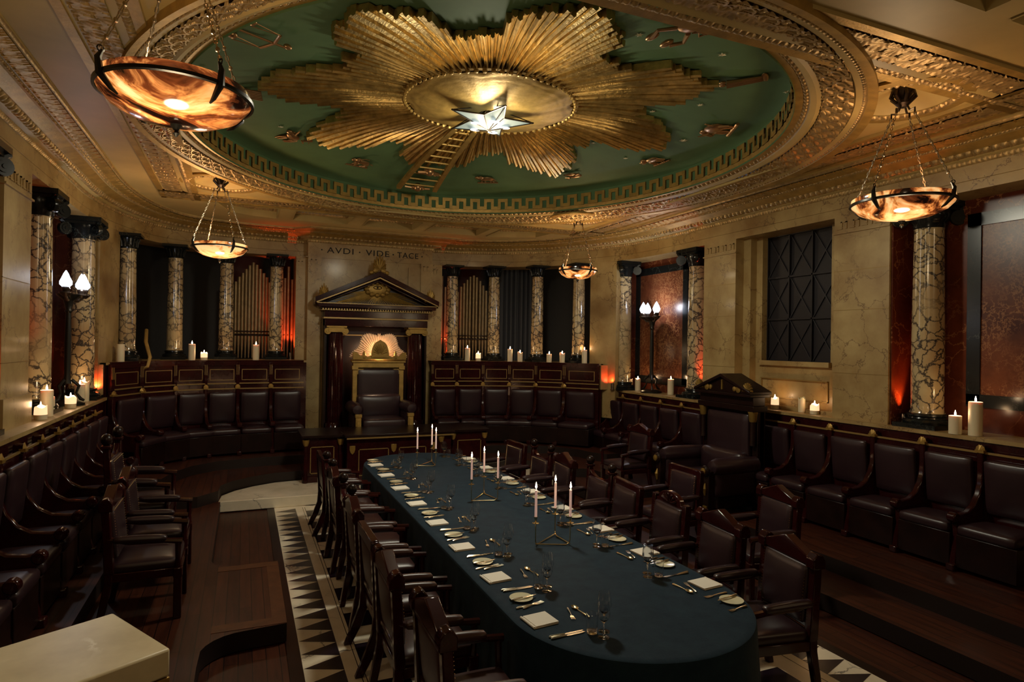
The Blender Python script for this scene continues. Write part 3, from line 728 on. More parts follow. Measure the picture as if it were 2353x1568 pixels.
plight('star_light', (2.50, 6.48, 4.72), (1, .95, .76), 128, .28, 3.08, (0, 0, 0), .25)
plight('star_side', (2.50, 6.48, 4.66), (1, .90, .66), 25, .15)
plight('star_up', (2.5, 6.35, 5.0-.02), (1, .9, .62), 1.0, .05)
# jacob's ladder
ld = empty('ladder_relief', (2.5, 9.8, 5.0), 0, 'gilded ladder relief climbing into the sunburst, with a figure on its lowest rung', 'relief')
rl = MB(); A0, A1, B0, B1 = (2.21, 9.82), (2.40, 7.2), (2.79, 9.8), (2.62, 7.2)
def dz(x, y, o=.1): return dome_z(x, y)-5.0-o
for p, q in ((A0, A1), (B0, B1)):
    n = 8
    pl = [(p[0]+(q[0]-p[0])*i/n-2.5, p[1]+(q[1]-p[1])*i/n-9.8) for i in range(n+1)]
    v = []; f = []
    for x, y in pl:
        z = dz(x+2.5, y+9.8); v += [(x-.035, y, z), (x+.035, y, z), (x+.035, y, z-.05), (x-.035, y, z-.05)]
    for i in range(n):
        for k in range(4): f.append((i*4+k, i*4+(k+1) % 4, i*4+4+(k+1) % 4, i*4+4+k))
    rl = MB(); rl.add(v, f+[(0, 1, 2, 3)], 0); rl.build('rail', 'gold_paint', ld)
for i in range(11):
    q = (i+.6)/11.5; x0, x1 = A0[0]+(A1[0]-A0[0])*q, B0[0]+(B1[0]-B0[0])*q; y = 9.8-2.6*q; z = dz(2.5, y)-.02
    rg_ = MB(); rg_.tube([(x0-2.5, y-9.8, z), (x1-2.5, y-9.8, z)], .014, 6); rg_.build('rung', 'gold_paint', ld)
fg = MB(); fg.M = T(0, -.04, -.07-.0); fg.ball((0, 0, 0), .07, 10); fg.ball((-.07, .02, 0), .045, 8); fg.ball((.07, .0, 0), .045, 8); fg.tube([(-.2, .02, 0), (0, 0, -.02), (.2, .02, 0)], .018, 6); fg.tube([(0, 0, 0), (.02, .12, 0)], .025, 6); fg.build('figure', 'cream_relief', ld)
fg = MB(); fg.M = T(-.0, -.75, -.03); fg.ball((0, 0, .03), .07, 10); fg.tube([(-.16, .05, .02), (0, -.02, .02), (.15, .06, .02)], .03, 6); fg.tube([(-.1, -.1, .02), (.12, .12, .02)], .02, 6); fg.build('figure', 'cream_relief', ld)
def sculpt(parts):     # small relief body from overlapping soft forms
    b = MB()
    for p in parts:
        if p[0] == 'b': _, x, y, rx, ry, rz_ = p; b.M = T(x, y, 0) @ Matrix.Diagonal((rx, ry, rz_, 1)); b.ball((0, 0, 0), 1, 12); b.M = Matrix.Identity(4)
        else: b.tube([(x, y, -.02) for x, y in p[1]], p[2], 7)
    return b
def relief(nm, label, cat, at, rz, s, parts, z=.02):
    t = empty(nm, (at[0], at[1], dome_z(*at)-z), math.atan2(DC[1]-at[1], DC[0]-at[0])+PI/2, label, cat); t.scale = (s*.82, -s*1.18, s*.7)
    sculpt(parts).build('relief_body', 'cream_relief', t); return t
BASE = ('t', [(-.2, -.17), (.22, -.15)], .018)
def beast(head, horn=None, tail=None, body=(.13, .06), base=True):
    p = [('b', 0, 0, body[0], body[1], .04), ('b', -.13, .05, .06, .05, .04), ('b', head[0], head[1], .05, .035, .035), ('t', [(-.12, .05), head], [.04, .028]),
         ('t', [(-.09, -.03), (-.12, -.1), (-.1, -.16)], [.025, .016, .012]), ('t', [(-.05, -.04), (-.04, -.11), (-.05, -.16)], [.025, .016, .012]),
         ('t', [(.1, -.02), (.14, -.09), (.11, -.16)], [.035, .018, .012]), ('t', [(.07, -.03), (.08, -.1), (.06, -.15)], [.03, .016, .012])]
    if horn: p.append(('t', horn, [.014]+[.009]*(len(horn)-1)))
    if tail: p.append(('t', tail, .01))
    if base: p.append(BASE)
    return p
relief('scales_relief', 'gilded balance scales with two hanging pans on the green dome', 'relief', (.04, 5.66), -1.2, 1.15, [('t', [(0, .2), (0, -.2)], .012), ('t', [(-.18, .1), (0, .13), (.18, .1)], .012), ('b', -.18, -.08, .05, .03, .03), ('b', .18, -.08, .05, .03, .03), ('t', [(-.18, .1), (-.22, -.07)], .005), ('t', [(-.18, .1), (-.14, -.07)], .005), ('t', [(.18, .1), (.22, -.07)], .005), ('t', [(.18, .1), (.14, -.07)], .005), ('b', 0, .22, .025, .03, .03)])
relief('archer_relief', 'small gilded running four-legged figure with a bow, left side of the dome', 'relief', (.53, 8.45), .45, 1.05, beast((-.2, .06), [(-.1, .08), (-.24, .2)], [(.14, .04), (.26, .0)], base=False)+[('t', [(.15, .05), (.2, .14)], .02), ('t', [(.12, .13), (.3, .05)], .006)])
relief('goat_relief', 'small gilded goat on a ground strip, left of the ladder foot', 'relief', (1.55, 9.25), .2, 1.0, beast((-.19, .02), [(-.16, .08), (-.1, .17), (-.02, .17)], [(.14, .02), (.2, .0)]))
relief('bear_relief', 'small gilded stooping beast on a ground strip, right of the ladder foot', 'relief', (3.5, 9.28), 0, .95, beast((-.2, .05), None, [(.14, .04), (.18, -.08)], (.14, .075)))
relief('fish_relief', 'pair of small gilded fishes, one above the other, on the dome', 'relief', (4.58, 8.45), -.35, .95, [('b', -.02, .06, .14, .028, .03), ('b', .02, -.06, .14, .028, .03), ('t', [(.1, .06), (.2, .1)], [.02, .012]), ('t', [(.1, .06), (.2, .03)], [.02, .008]), ('t', [(-.1, -.06), (-.18, -.03)], [.02, .01]), ('t', [(-.1, -.06), (-.18, -.1)], [.02, .01])])
relief('ram_relief', 'small gilded ribbed ram on a pale ground strip, right part of the dome', 'relief', (5.14, 7.2), -.65, .95, beast((-.21, .0), [(-.19, .03), (-.23, .05), (-.24, .0)], [(.14, .02), (.2, -.08)], (.15, .065)))
relief('bull_relief', 'small gilded bull relief with ribbed neck on the right of the dome', 'relief', (5.03, 5.83), -1.2, 1.15, beast((-.2, -.02), [(-.2, .02), (-.26, .08)], [(.14, .04), (.19, .12)], (.15, .085)))
relief('twins_relief', 'two small gilded standing figures side by side on a base, beyond the right ray', 'relief', (4.36, 4.66), -2.2, .85, [('b', -.04, .19, .028, .034, .03), ('b', .05, .18, .028, .034, .03), ('t', [(-.04, .15), (-.04, 0)], [.045, .035]), ('t', [(.05, .14), (.05, 0)], [.045, .035]), ('t', [(-.06, 0), (-.06, -.18)], [.026, .014]), ('t', [(-.02, 0), (-.02, -.18)], [.026, .014]), ('t', [(.03, 0), (.03, -.18)], [.026, .014]), ('t', [(.07, 0), (.07, -.18)], [.026, .014]), ('b', 0, -.2, .14, .035, .025)])
crab = [('b', 0, 0, .1, .075, .04)]
for s in (-1, 1):
    for k in range(4): a_ = -.9+k*.4; crab.append(('t', [(s*.08, -.02+k*.015), (s*(.17+.02*k), .0-a_*.1-.06), (s*.22, -.14+.03*k)], [.012, .01, .006]))
    crab += [('t', [(s*.07, .05), (s*.16, .13), (s*.11, .2)], [.018, .016, .02]), ('b', s*.09, .21, .03, .05, .03)]
relief('crab_relief', 'gilded crab relief near the oval rim at the upper right', 'relief', (3.24, 4.05), 2.2, 1.25, crab)
relief('scorpion_relief', 'dark many-legged gilded relief just right of the large hanging bowl', 'relief', (-.04, 7.1), -1.4, 1.1, [('b', 0, 0, .1, .05, .035)]+[('t', [(-.12+.05*k, -.12), (-.14+.05*k, 0), (-.1+.05*k, .13)], .012) for k in range(6)])
sm = MB(); v = [(0, 0, -.012)]+[((.045 if i % 2 == 0 else .018)*math.cos(PI*i/6), (.045 if i % 2 == 0 else .018)*math.sin(PI*i/6), 0) for i in range(12)]
sm.add(v, [(0, 1+i, 1+(i+1) % 12) for i in range(12)], 0)
s0 = tag(sm.build('dome_star', 'porcelain', smooth=0), '', 'star ornament')
sl = ['the pale star left of the dome, right above the large hanging bowl', 'pale star high on the dome between two rays and the crab', 'faint pale star between the crab and the twin figures', 'pale star at the far right, beyond the twin figures', 'pale star between the long right ray and the bull', 'tiny pale star in the notch right of the sunburst', 'brightest pale star, between the bull and the lower right rays', 'tiny pale star at the notch below right of the star lantern', 'pale star left of the ribbed ram', 'faint star above the running archer relief']
for i, p in enumerate([(-.4, 6.65), (3.05, 4.48), (3.84, 4.36), (4.81, 4.55), (4.51, 5.45), (4.26, 5.97), (5.04, 6.4), (4.25, 7.29), (4.86, 7.43), (.37, 8.15)]):
    place(s0, i == 0, (p[0], p[1], dome_z(*p)-.012), i*.4, sl[i], 'pale stars on the green dome', (1.3,)*3 if i == 6 else (.9,)*3)
# ------------------------------------------------------------------ hanging alabaster bowls
def bowl(loc, D, label, seed, dark, pw, rz=.3, glow=5):
    x, y = loc; t = empty('hanging_bowl', (x, y, 3.60), rz, label, 'hanging lamp', 'alabaster bowl lamps'); R = D/2
    mt = bowl_mat('alabaster_%d' % seed, seed, dark)
    b = MB(); pr = [(.001, 0), (R*.3, .006), (R*.6, .03), (R*.85, .075), (R*.97, .125), (R, .15), (R*.985, .19), (R*.96, .19), (R*.95, .14), (R*.8, .08), (R*.5, .035), (.002, .02)]
    b.lathe(pr, 56, (0, 0, 0), 0, False); b.build('bowl', mt, t)
    c = MB(); c.lathe([(R*.99, .128), (R*1.03, .132), (R*1.03, .15), (R*.99, .154)], 56, (0, 0, 0), 0, False)
    c.lathe([(.03, -.01), (.012, -.04), (.018, -.055), (.002, -.075)], 10)
    for i in range(4): 
        a = PI/2*i; cx, cy = math.cos(a), math.sin(a)
        c.tube([(R*1.0*cx, R*1.0*cy, .24), (R*1.05*cx, R*1.05*cy, .2), (R*1.03*cx, R*1.03*cy, .13), (R*.88*cx, R*.88*cy, .07), (R*.8*cx, R*.8*cy, .052)], [.008, .016, .02, .012, .005], 7)
        c.M = T(R*1.02*cx, R*1.02*cy, .245) @ RZ(a) @ RX(PI/2); c.lathe([(.014, -.004), (.02, 0), (.014, .004)], 10, (0, 0, 0), 0, False); c.M = Matrix.Identity(4)
    c.build('rim_band', 'bronze_black', t)
    ztop = ZC+.05-3.60
    k = MB(); k.lathe([(.085, ztop+.06), (.09, ztop+.02), (.06, ztop-.03), (.045, ztop-.06), (.06, ztop-.09), (.03, ztop-.12)], 18)
    for i in range(8): a = 2*PI*i/8; k.tube([(.08*math.cos(a), .08*math.sin(a), ztop+.03), (.1*math.cos(a), .1*math.sin(a), ztop-.03), (.05*math.cos(a), .05*math.sin(a), ztop-.08)], .014, 5)
    for i in range(4): a = PI/2*i; k.tube([(.03*math.cos(a), .03*math.sin(a), ztop-.1), (.06*math.cos(a), .06*math.sin(a), ztop-.16), (.1*math.cos(a), .1*math.sin(a), ztop-.15), (.1*math.cos(a), .1*math.sin(a), ztop-.19)], .009, 6)
    k.build('canopy', 'bronze', t)
    for i in range(4):
        a = PI/2*i; p0 = Vector((.1*math.cos(a), .1*math.sin(a), ztop-.19)); p1 = Vector((R*1.02*math.cos(a), R*1.02*math.sin(a), .25))
        h = MB(); L = (p1-p0).length; n = int(L/.026); d = (p1-p0).normalized(); sd = d.orthogonal().normalized()
        for j in range(n):
            q = p0+(p1-p0)*((j+.5)/n)
            if j % 4 == 0: h.M = T(*q); h.ball((0, 0, 0), .0125, 6, None, 1.2); h.M = Matrix.Identity(4)
            else:
                s2 = sd if j % 2 else sd.cross(d); h.tube([q-d*.014+s2*.006, q+s2*.008, q+d*.014+s2*.006], .0036, 4); h.tube([q-d*.014-s2*.006, q-s2*.008, q+d*.014-s2*.006], .0036, 4)
        if i == 1: h.tube([p0+(p1-p0)*(j/14)+sd*(.010*math.sin(j*1.6)) for j in range(15)], .002, 5)
        h.build('chain', 'nickel', t)
    plight('bowl_light', (x, y, 3.80), (1, .80, .50), pw, .12); plight('bowl_glow', (x, y, 3.30), (1, .78, .48), glow*.75, .10)
    return t
bowl(LAMP[0], .74, 'large dark amber marbled bowl lamp hanging nearest, at the upper left', 3, .51, 9, .62, 8)
bowl(LAMP[1], .72, 'pale veined bowl lamp hanging over the left colonnade', 5, .46, 11, .5, 9)
bowl(LAMP[2], .66, 'small far bowl lamp hanging over the right colonnade', 8, .46, 11, .2)
bowl(LAMP[3], .80, 'amber bowl lamp hanging before the right wall window', 11, .47, 7, .1)
# ------------------------------------------------------------------ torcheres
def torchere(loc, rz, label, spread):
    t = empty('torchere', loc, rz, label, 'torchere')
    b = MB(); b.lathe([(.2, 0), (.2, .03), (.17, .04), (.12, .06)], 20); b.build('base', 'bronze_black', t)
    for i in range(3):
        a = 2*PI*i/3; l = MB(); ca, sa = math.cos(a), math.sin(a)
        l.tube([(.19*ca, .19*sa, .06), (.15*ca, .15*sa, .08), (.10*ca, .10*sa, .16), (.13*ca, .13*sa, .25), (.05*ca, .05*sa, .33)], [.016, .022, .014, .02, .02], 8); l.build('leg', 'bronze_black', t)
    s = MB(); s.lathe([(.05, .28), (.035, .4), (.04, .8), (.03, 1.2), (.045, 1.22), (.035, 1.25), (.06, 1.36), (.13, 1.42), (.14, 1.44)], 20); s.build('stem', 'bronze_black', t)
    for i, (x, y) in enumerate(spread):
        q = MB(); q.tube([(0, 0, 1.38), (x*.6, y*.6, 1.36), (x, y, 1.42)], [.03, .02, .02], 8); q.lathe([(.03, 1.40), (.075, 1.44), (.075, 1.455), (.04, 1.46), (.05, 1.50), (.04, 1.52)], 16, (x, y, 0)); q.build('arm', 'bronze', t)
        g = MB(); v = []; f = []; n = 16
        pr = [(.038, 1.52), (.062, 1.55), (.066, 1.59), (.05, 1.64), (.028, 1.685), (.004, 1.73)]
        for j, (r, z) in enumerate(pr):
            for k in range(n): a = 2*PI*k/n; rr = r*(1+.13*math.sin(a*4+j*1.3)); v.append((x+rr*math.cos(a), y+rr*math.sin(a), z))
        for j in range(len(pr)-1):
            for k in range(n): f.append((j*n+k, j*n+(k+1) % n, (j+1)*n+(k+1) % n, (j+1)*n+k))
        g.add(v, f, 0); g.build('flame_shade', 'bulb', t)
    return t
torchere((7.16, 9.95, 1.572), 0, 'dark bronze torchere with flame glass shades in the right wall niche', [(-.05, -.20), (-.12, .12), (.05, .22)])
torchere((-2.10, 9.75, 1.572), 0, 'dark bronze torchere with flame glass shades in the left wall niche', [(.1, .18), (.12, .36-.14), (.02, -.25)])
plight('torch_light_right', (7.02, 9.95, 3.22), (.88, .9, 1), 9, .06); plight('torch_light_left', (-1.95, 9.8, 3.22), (.88, .9, 1), 5.5, .06)
# ------------------------------------------------------------------ red uplighters
def uplight(loc, label, col, pw, rot=(PI, 0, 0), vis=True, spot=1.5):
    if vis:
        t = empty('uplighter', loc, 0, label, 'uplighter'); b = MB(); b.lathe([(.045, 0), (.045, .012), (.032, .018), (.032, .13), (.036, .135)], 16); b.build('housing', 'chrome', t)
        b = MB(); b.lathe([(.03, .131), (.001, .1315)], 12, cap=False); b.build('lens', emit('red_lens', (1, .45, .25), 3), t)
        c = MB(); c.tube([(.04, 0, .006), (.1, -.05, .006), (.16, .0, .006)], .005, 5); c.build('cable', 'rubber', t)
    plight('uplight_glow', (loc[0], loc[1], loc[2]+.17), col, pw, .03, spot, rot, .6)
RED = (1, .09, .03); ORG = (1, .22, .05)
uplight((7.2, 5.0, 1.572), 'small chrome uplighter beside the base of the tall right column', ORG, 24, (PI, -.12, 0), True, 1.0)
plight('niche_red_r', (7.22, 8.47, 1.75), RED, 20, .03, 1.2, (PI, -.05, 0)); plight('niche_red_r2', (7.1, 11.0-.12, 1.7), RED, 5, .03, 1.5, (PI, 0, 0))
x, y = at_ratio(FL, ratio(669)); uplight((x-.02, y-.02, 2.088), 'small chrome uplighter before the red pipes left of the throne', RED, 34, (PI-.28, 0, 0))
x, y = at_ratio(FR, ratio(1012)); uplight((x, y-.02, 2.088), 'small chrome uplighter before the red pipes right of the throne', RED, 24, (PI-.28, 0, 0))
plight('niche_red_l', (-2.2, 8.2, 1.75), RED, 8, .03, 1.4, (PI, 0, 0)); plight('corner_red_l', (-1.98, 10.8, 1.75), RED, 5, .03, 2.2, (PI/2+.5, 0, 0))
plight('corner_red_l2', (-2.25, 10.82, 1.72), ORG, 6, .03, 1.2, (PI, 0, 0)); uplight((6.78, 10.72, 1.572), 'small chrome uplighter in the corner under the red-lit ledge end', RED, 4, (PI/2+.75, 0, 0), True, 2.2)
plight('left_edge_red', (-2.2, 7.0, 1.75), RED, 6, .03, 1.3, (PI, 0, 0))
# ------------------------------------------------------------------ candles
rc = random.Random(5)
def candle(loc, r, h, lit, label, pw=.45, melted=False):
    t = empty('pillar_candle', loc, rc.uniform(0, 6), label, 'candle')
    b = MB(); n = 20; v = []; f = []
    top = [(r, h), (r*.92, h+.004), (r*.8, h-.012), (.001, h-.016)]
    pr = [(r, 0), (r*1.01, h*.4)]+top
    for j, (q, z) in enumerate(pr):
        for k in range(n):
            a = 2*PI*k/n; dz_ = (.012*math.sin(a*3)+.018*max(0, math.sin(a))) if (melted and 2 <= j <= 3) else 0
            dr = 1+(.05*math.sin(a*2+z*20) if melted and j in (2, 3) else 0)
            v.append((q*dr*math.cos(a), q*dr*math.sin(a), z+dz_))
    for j in range(len(pr)-1):
        for k in range(n): f.append((j*n+k, j*n+(k+1) % n, (j+1)*n+(k+1) % n, (j+1)*n+k))
    f.append(tuple(range(n-1, -1, -1))); b.add(v, f, 0); b.m = [0]*len(b.m)
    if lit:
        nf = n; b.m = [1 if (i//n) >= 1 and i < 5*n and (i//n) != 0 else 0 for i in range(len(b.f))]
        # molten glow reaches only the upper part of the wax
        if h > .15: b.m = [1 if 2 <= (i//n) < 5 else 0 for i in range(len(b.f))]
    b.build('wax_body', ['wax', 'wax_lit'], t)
    wk = MB(); wk.tube([(0, 0, h-.018), (.002, 0, h+.012)], .0015, 5); wk.build('wick', 'rubber', t)
    if lit:
        fl = MB(); fl.lathe([(.001, h+.004), (.008, h+.014), (.010, h+.024), (.006, h+.042), (.0008, h+.062)], 10); fl.build('flame', 'flame', t)
        plight('candle_light', (loc[0], loc[1], loc[2]+h+.05), (1, .56, .25), pw, .012)
    return t
ZL = 1.572
for (x, y, r, h, lit, lab, ml) in [
    (7.05, 4.12, .063, .35, 1, 'tall thick lit candle on the right ledge, at the far right', 0), (6.98, 4.28, .060, .19, 1, 'short thick lit candle beside the tallest one on the right ledge', 0),
    (7.12, 6.19, .058, .12, 1, 'low melted lit candle at the right end below the window', 1), (7.14, 6.42, .045, .19, 0, 'unlit melted candle between the two lit ones below the window', 1), (7.13, 6.89, .055, .15, 1, 'lit candle at the left end below the window', 1),
    (7.24, 9.46, .058, .28, 1, 'lit candle right of the torchere foot on the right ledge', 0), (7.2, 10.45, .055, .23, 1, 'glowing melted candle left of the torchere foot, the right one of two', 1), (7.2, 10.72, .055, .20, 1, 'glowing melted candle at the far left of the torchere niche ledge', 1),
    (-1.98, 8.12, .06, .13, 1, 'squat lit candle nearest on the left ledge', 1), (-2.0, 8.42, .062, .29, 1, 'tall thick lit candle nearest on the left ledge', 0), (-2.06, 8.78, .055, .17, 1, 'melted candle behind the tall one on the left ledge', 1),
    (-1.98, 9.38, .06, .13, 1, 'low melted lit candle beside the left torchere foot', 1), (-2.02, 10.05, .06, .25, 1, 'lit candle beyond the left torchere foot', 0), (-2.02, 10.3, .06, .27, 1, 'farthest melted candle of the left ledge, beside the column base', 1)]:
    candle((x, y, ZL), r, h, lit, lab, .5, ml)
FC = [(277, .27, 0, 'unlit white candle at the left end of the far ledge', 0), (441, .28, 1, 'tall lit candle right of the second far column', 0), (469, .12, 1, 'low lit candle beside the tall one on the far left ledge', 1), (588, .28, 1, 'lit candle in front of the left organ pipes', 0),
      (1074, .27, 1, 'tall lit candle in front of the right organ pipes', 0), (1099, .15, 1, 'short lit candle in front of the right organ pipes', 1), (1172, .26, 1, 'tall glowing candle before the dark curtain, left one of the pair', 0), (1195, .19, 1, 'shorter glowing candle before the dark curtain, right one of the pair', 1),
      (1262, .17, 1, 'dim glowing candle right of the middle column of the far right ledge', 0), (1292, .19, 1, 'lit candle with melted tip near the right end of the far ledge', 1), (1343, .27, 1, 'tall lit candle at the right end of the far ledge', 0)]
for px, h, lit, lab, ml in FC:
    P = EL if px < 800 else ER; x, y = at_ratio(P, ratio(px, 815)); q = (math.hypot(x, y)+.1)/math.hypot(x, y); candle((x*q, y*q, 2.087), .055, h, lit, lab, .45, ml)
b = MB(); x, y = at_ratio(EL, ratio(330, 780)); b.tube([(x-.0, y+.3, 2.6), (x+.02, y+.1, 2.4), (x+.1, y-.04, 2.15), (x+.07, y-.07, 2.0), (x-.08, y-.06, 1.93)], .028, 8)
tag(b.build('hose', 'gold_paint'), 'yellowish hose hanging over the far left ledge beside the first column', 'hose')
# ------------------------------------------------------------------ stalls
def stall(tall, w=.58):
    t = empty('stall_seat', (0, 0, 0), 0, '', 'built-in seat'); h = w/2
    b = MB(); b.box(-h+.03, h-.03, -.50, -.05, .04, .36); b.build('base_panel', 'dark_wood', t, .006)
    b = MB(); b.pad((0, -.30, .41), (h-.035, .22, .055), .045, .018, 8); b.build('seat', 'leather', t)
    b = MB(); b.M = T(0, -.085, .80) @ RX(.10); b.pad((0, 0, 0), (h-.055, .035, .27), .03, .02, 8); b.build('backrest', 'leather', t)
    b = MB(); b.box(-h, h, -.05, 0, .3, 1.13); b.build('back_panel', 'mahogany', t)
    b = MB(); b.box(-h, h, -.062, -.04, 1.12, 1.14); 
    if tall: b.box(-h, h, -.06, -.04, 1.215, 1.235)
    b.build('gold_rail', 'gilt_wood', t)
    a = MB(); x0, x1 = -h-.03, -h+.03
    pr = [(-.0, 1.2), (-.085, 1.2), (-.09, 1.1), (-.085, .95), (-.095, .82), (-.13, .72), (-.20, .62), (-.30, .56), (-.42, .545), (-.50, .55), (-.53, .52), (-.51, .47), (-.47, .45), (-.46, .30), (-.50, .12), (-.52, 0), (-.42, 0), (-.42, .3), (0, .3)]
    a.side(pr, x0, x1); a.M = T(-h, -.495, .52) @ RY(PI/2); a.lathe([(.02, -.045), (.05, -.04), (.05, .04), (.02, .045)], 16); a.M = Matrix.Identity(4)
    a.box(x0-.01, x1+.01, -.545, -.40, 0, .07)
    a.build('arm', 'mahogany', t, .012)
    f = MB(); f.M = T(-h, -.08, 1.155) @ RX(PI/2)
    n = 10; v = [(0, 0, .025)]+[(.045*math.cos(PI*i/n), .06*math.sin(PI*i/n)*(1 if i % 2 == 0 else .86), .0) for i in range(n+1)]
    f.add(v, [(0, i+1, i+2) for i in range(n)], 0); f.M = Matrix.Identity(4); f.box(-h-.04, -h+.04, -.10, -.05, 1.13, 1.16)
    f.build('finial', 'old_gold', t, smooth=20)
    if tall:
        u = MB(); u.box(-h, h, -.03, 0, 1.13, 1.64); u.box(-h, h, -.05, 0, 1.54, 1.6); up_ = u.build('upper_panel', 'mahogany', t, .003)
        g = MB(); xa, xb, za, zb = -h+.07, h-.07, 1.28, 1.48
        for q in ((xa, xb, za, za+.012), (xa, xb, zb-.012, zb), (xa, xa+.012, za, zb), (xb-.012, xb, za, zb)): g.box(q[0], q[1], -.036, -.03, q[2], q[3])
        g.build('gold_frame', 'gilt_wood', up_)
        p = MB(); p.side([(0, 1.2), (-.06, 1.2), (-.075, 1.3), (-.06, 1.4), (-.06, 1.6), (0, 1.62)], -h-.03, -h+.03); pp = p.build('pilaster', 'mahogany', t, .005)
        g = MB()
        for xx in (-.02, 0, .02): g.box(-h+xx-.003, -h+xx+.003, -.066, -.058, 1.38, 1.56)
        g.build('gold_fluting', 'gilt_wood', pp)
    return t
sp = stall(False); used = False
def put_stall(proto, first, x, y, z, rz, label, group, w=None):
    return place(proto, first, (x, y, z), rz, label, group, (w/.58, 1, 1) if w else None)
YR = [3.37, 3.96, 4.55, 5.14, 5.72, 6.30]
nm_r = ['leather stall on the right wall cut by the right edge of the photo', 'leather stall on the right wall below the tall lit candle', 'leather stall on the right wall below the veined column', 'leather stall on the right wall below the window pier', 'leather stall on the right wall below the low melted candle', 'leather stall on the right wall next to the big pedimented chair']
for i, y in enumerate(YR): put_stall(sp, i == 0, 6.93, y+.29, .3, -PI/2, nm_r[i], 'stalls along the right wall', .59)
YF = [8.08, 8.67, 9.25, 9.85, 10.45]; wd = [.58, .58, .6, .6, .5]
nm_f = ['right-wall stall immediately beyond the big pedimented chair', 'second right-wall stall beyond the big pedimented chair', 'third right-wall stall beyond the pedimented chair, below the torchere', 'fourth right-wall stall beyond the pedimented chair', 'last right-wall stall in the far corner']
for i, y in enumerate(YF): put_stall(sp, False, 6.93, y+wd[i]/2, .3, -PI/2, nm_f[i], 'stalls along the right wall', wd[i])
YL = [4.45, 5.05, 5.65, 6.25, 6.83, 7.38, 7.95, 8.55, 9.13, 9.72]
for i, y in enumerate(YL):
    w_ = (YL+[10.32])[i+1]-y
    lab = 'dark stall on the left wall, %s from the near end of its row' % ORD[i] if i else 'dark stall on the left wall nearest the camera, at the left edge'
    if i == len(YL)-1: lab = 'dark stall on the left wall, farthest of its row, beside the corner'
    put_stall(sp, False, -1.86, y+w_/2, .3, PI/2, lab, 'stalls along the left wall', w_)
tp = stall(True); RL = [-.1694, -.133, -.09, -.0502, -.0079, .0373, .0836]; RR = [.2832, .3275, .3748, .4248, .4765, .5339, .605]
first = True
for P, R, side in ((EL, RL, 'left'), (ER, RR, 'right')):
    for i in range(6):
        a_, b_ = at_ratio(P, R[i]), at_ratio(P, R[i+1]); mx, my = (a_[0]+b_[0])/2, (a_[1]+b_[1])/2; an = math.atan2(b_[1]-a_[1], b_[0]-a_[0]); L = math.hypot(b_[0]-a_[0], b_[1]-a_[1])
        wh = ['farthest from the throne, in the corner', 'fifth from the throne', 'fourth from the throne', 'third from the throne', 'second from the throne', 'next to the throne surround']
        if side == 'right': wh = wh[::-1]
        put_stall(tp, first, mx+.02*math.sin(an), my-.02*math.cos(an), .45, an, 'panelled curved-row stall on the %s side, %s' % (side, wh[i]), 'panelled stalls in the curved far row', L); first = False
# ------------------------------------------------------------------ throne surround
PT0 = empty('throne_surround', (2.46, 12.94, .45), 0, 'dark mahogany temple-front surround with triangular pediment behind the golden throne', 'throne surround')
z = lambda q: q-.45
b = MB(); b.box(-1.02, -.98, -.30, 0, 0, z(3.0)); b.box(.98, 1.02, -.30, 0, 0, z(3.0)); b.box(-.98, .98, -.05, 0, 0, z(3.0)); b.box(-1.0, -.56, -.30, -.05, 0, z(.86)); b.box(.56, 1.0, -.30, -.05, 0, z(.86)); b.build('back_panel', 'dark_wood', PT0)
b = MB()
for s in (-1, 1): b.box(s*.70-.012, s*.70+.012, -.062, -.05, .2, z(2.6))
b.box(-.7, .7, -.062, -.05, z(2.58), z(2.6)); b.build('gold_line', 'gilt_wood', PT0)
for s in (-1, 1):
    b = MB(); n = 48; v = []; f = []
    for j, (r, zz) in enumerate([(.155, .42), (.15, 1.2), (.135, z(2.62))]):
        for i in range(n): a = 2*PI*i/n; rr = r*(1-.07*(i % 3 == 0)); v.append((s*.80+rr*math.cos(a), -.22+rr*math.sin(a), zz))
    for j in range(2):
        for i in range(n): f.append((j*n+i, j*n+(i+1) % n, (j+1)*n+(i+1) % n, (j+1)*n+i))
    b.add(v, f, 0); b.lathe([(.2, 0), (.2, .3), (.17, .36), (.16, .42)], 32, (s*.80, -.22, 0)); cl = b.build('fluted_column', 'mahogany', PT0, smooth=20)
    c = MB(); c.box(s*.80-.19, s*.80+.19, -.40, -.05, z(2.73), z(2.76)); c.box(s*.80-.15, s*.80+.15, -.38, -.07, z(2.64), z(2.73))
    for q in (-1, 1):
        c.M = T(s*.80+q*.165, -.34, z(2.66)) @ RX(PI/2); c.lathe([(.064, -.035), (.064, .025), (.052, .025), (.052, .018), (.034, .018), (.034, .03), (.012, .03)], 20); c.M = Matrix.Identity(4)
    c.build('capital', 'old_gold', cl, smooth=20)
b = MB(); b.box(-1.02, 1.02, -.36, 0, z(2.76), z(2.90)); b.box(-1.03, 1.03, -.38, 0, z(2.93), z(3.06)); b.box(-1.16, 1.16, -.48, 0, z(3.12), z(3.19)); b.box(-1.10, 1.10, -.43, 0, z(3.10), z(3.12)); b.build('entablature', 'mahogany', PT0, .006)
b = MB(); b.box(-1.05, 1.05, -.395, 0, z(2.90), z(2.93)); b.box(-1.18, 1.18, -.49, 0, z(3.19), z(3.205)); b.box(-1.1, 1.1, -.44, 0, z(3.06), z(3.07)); b.build('gold_moulding', 'gilt_wood', PT0)
b = MB()
for i in range(44): x = -1.08+i*.0502; b.box(x, x+.026, -.43, -.38, z(3.072), z(3.1))
b.build('dentil_row', 'gilt_wood', PT0)
ap = z(3.84); ev = z(3.205)
b = MB()
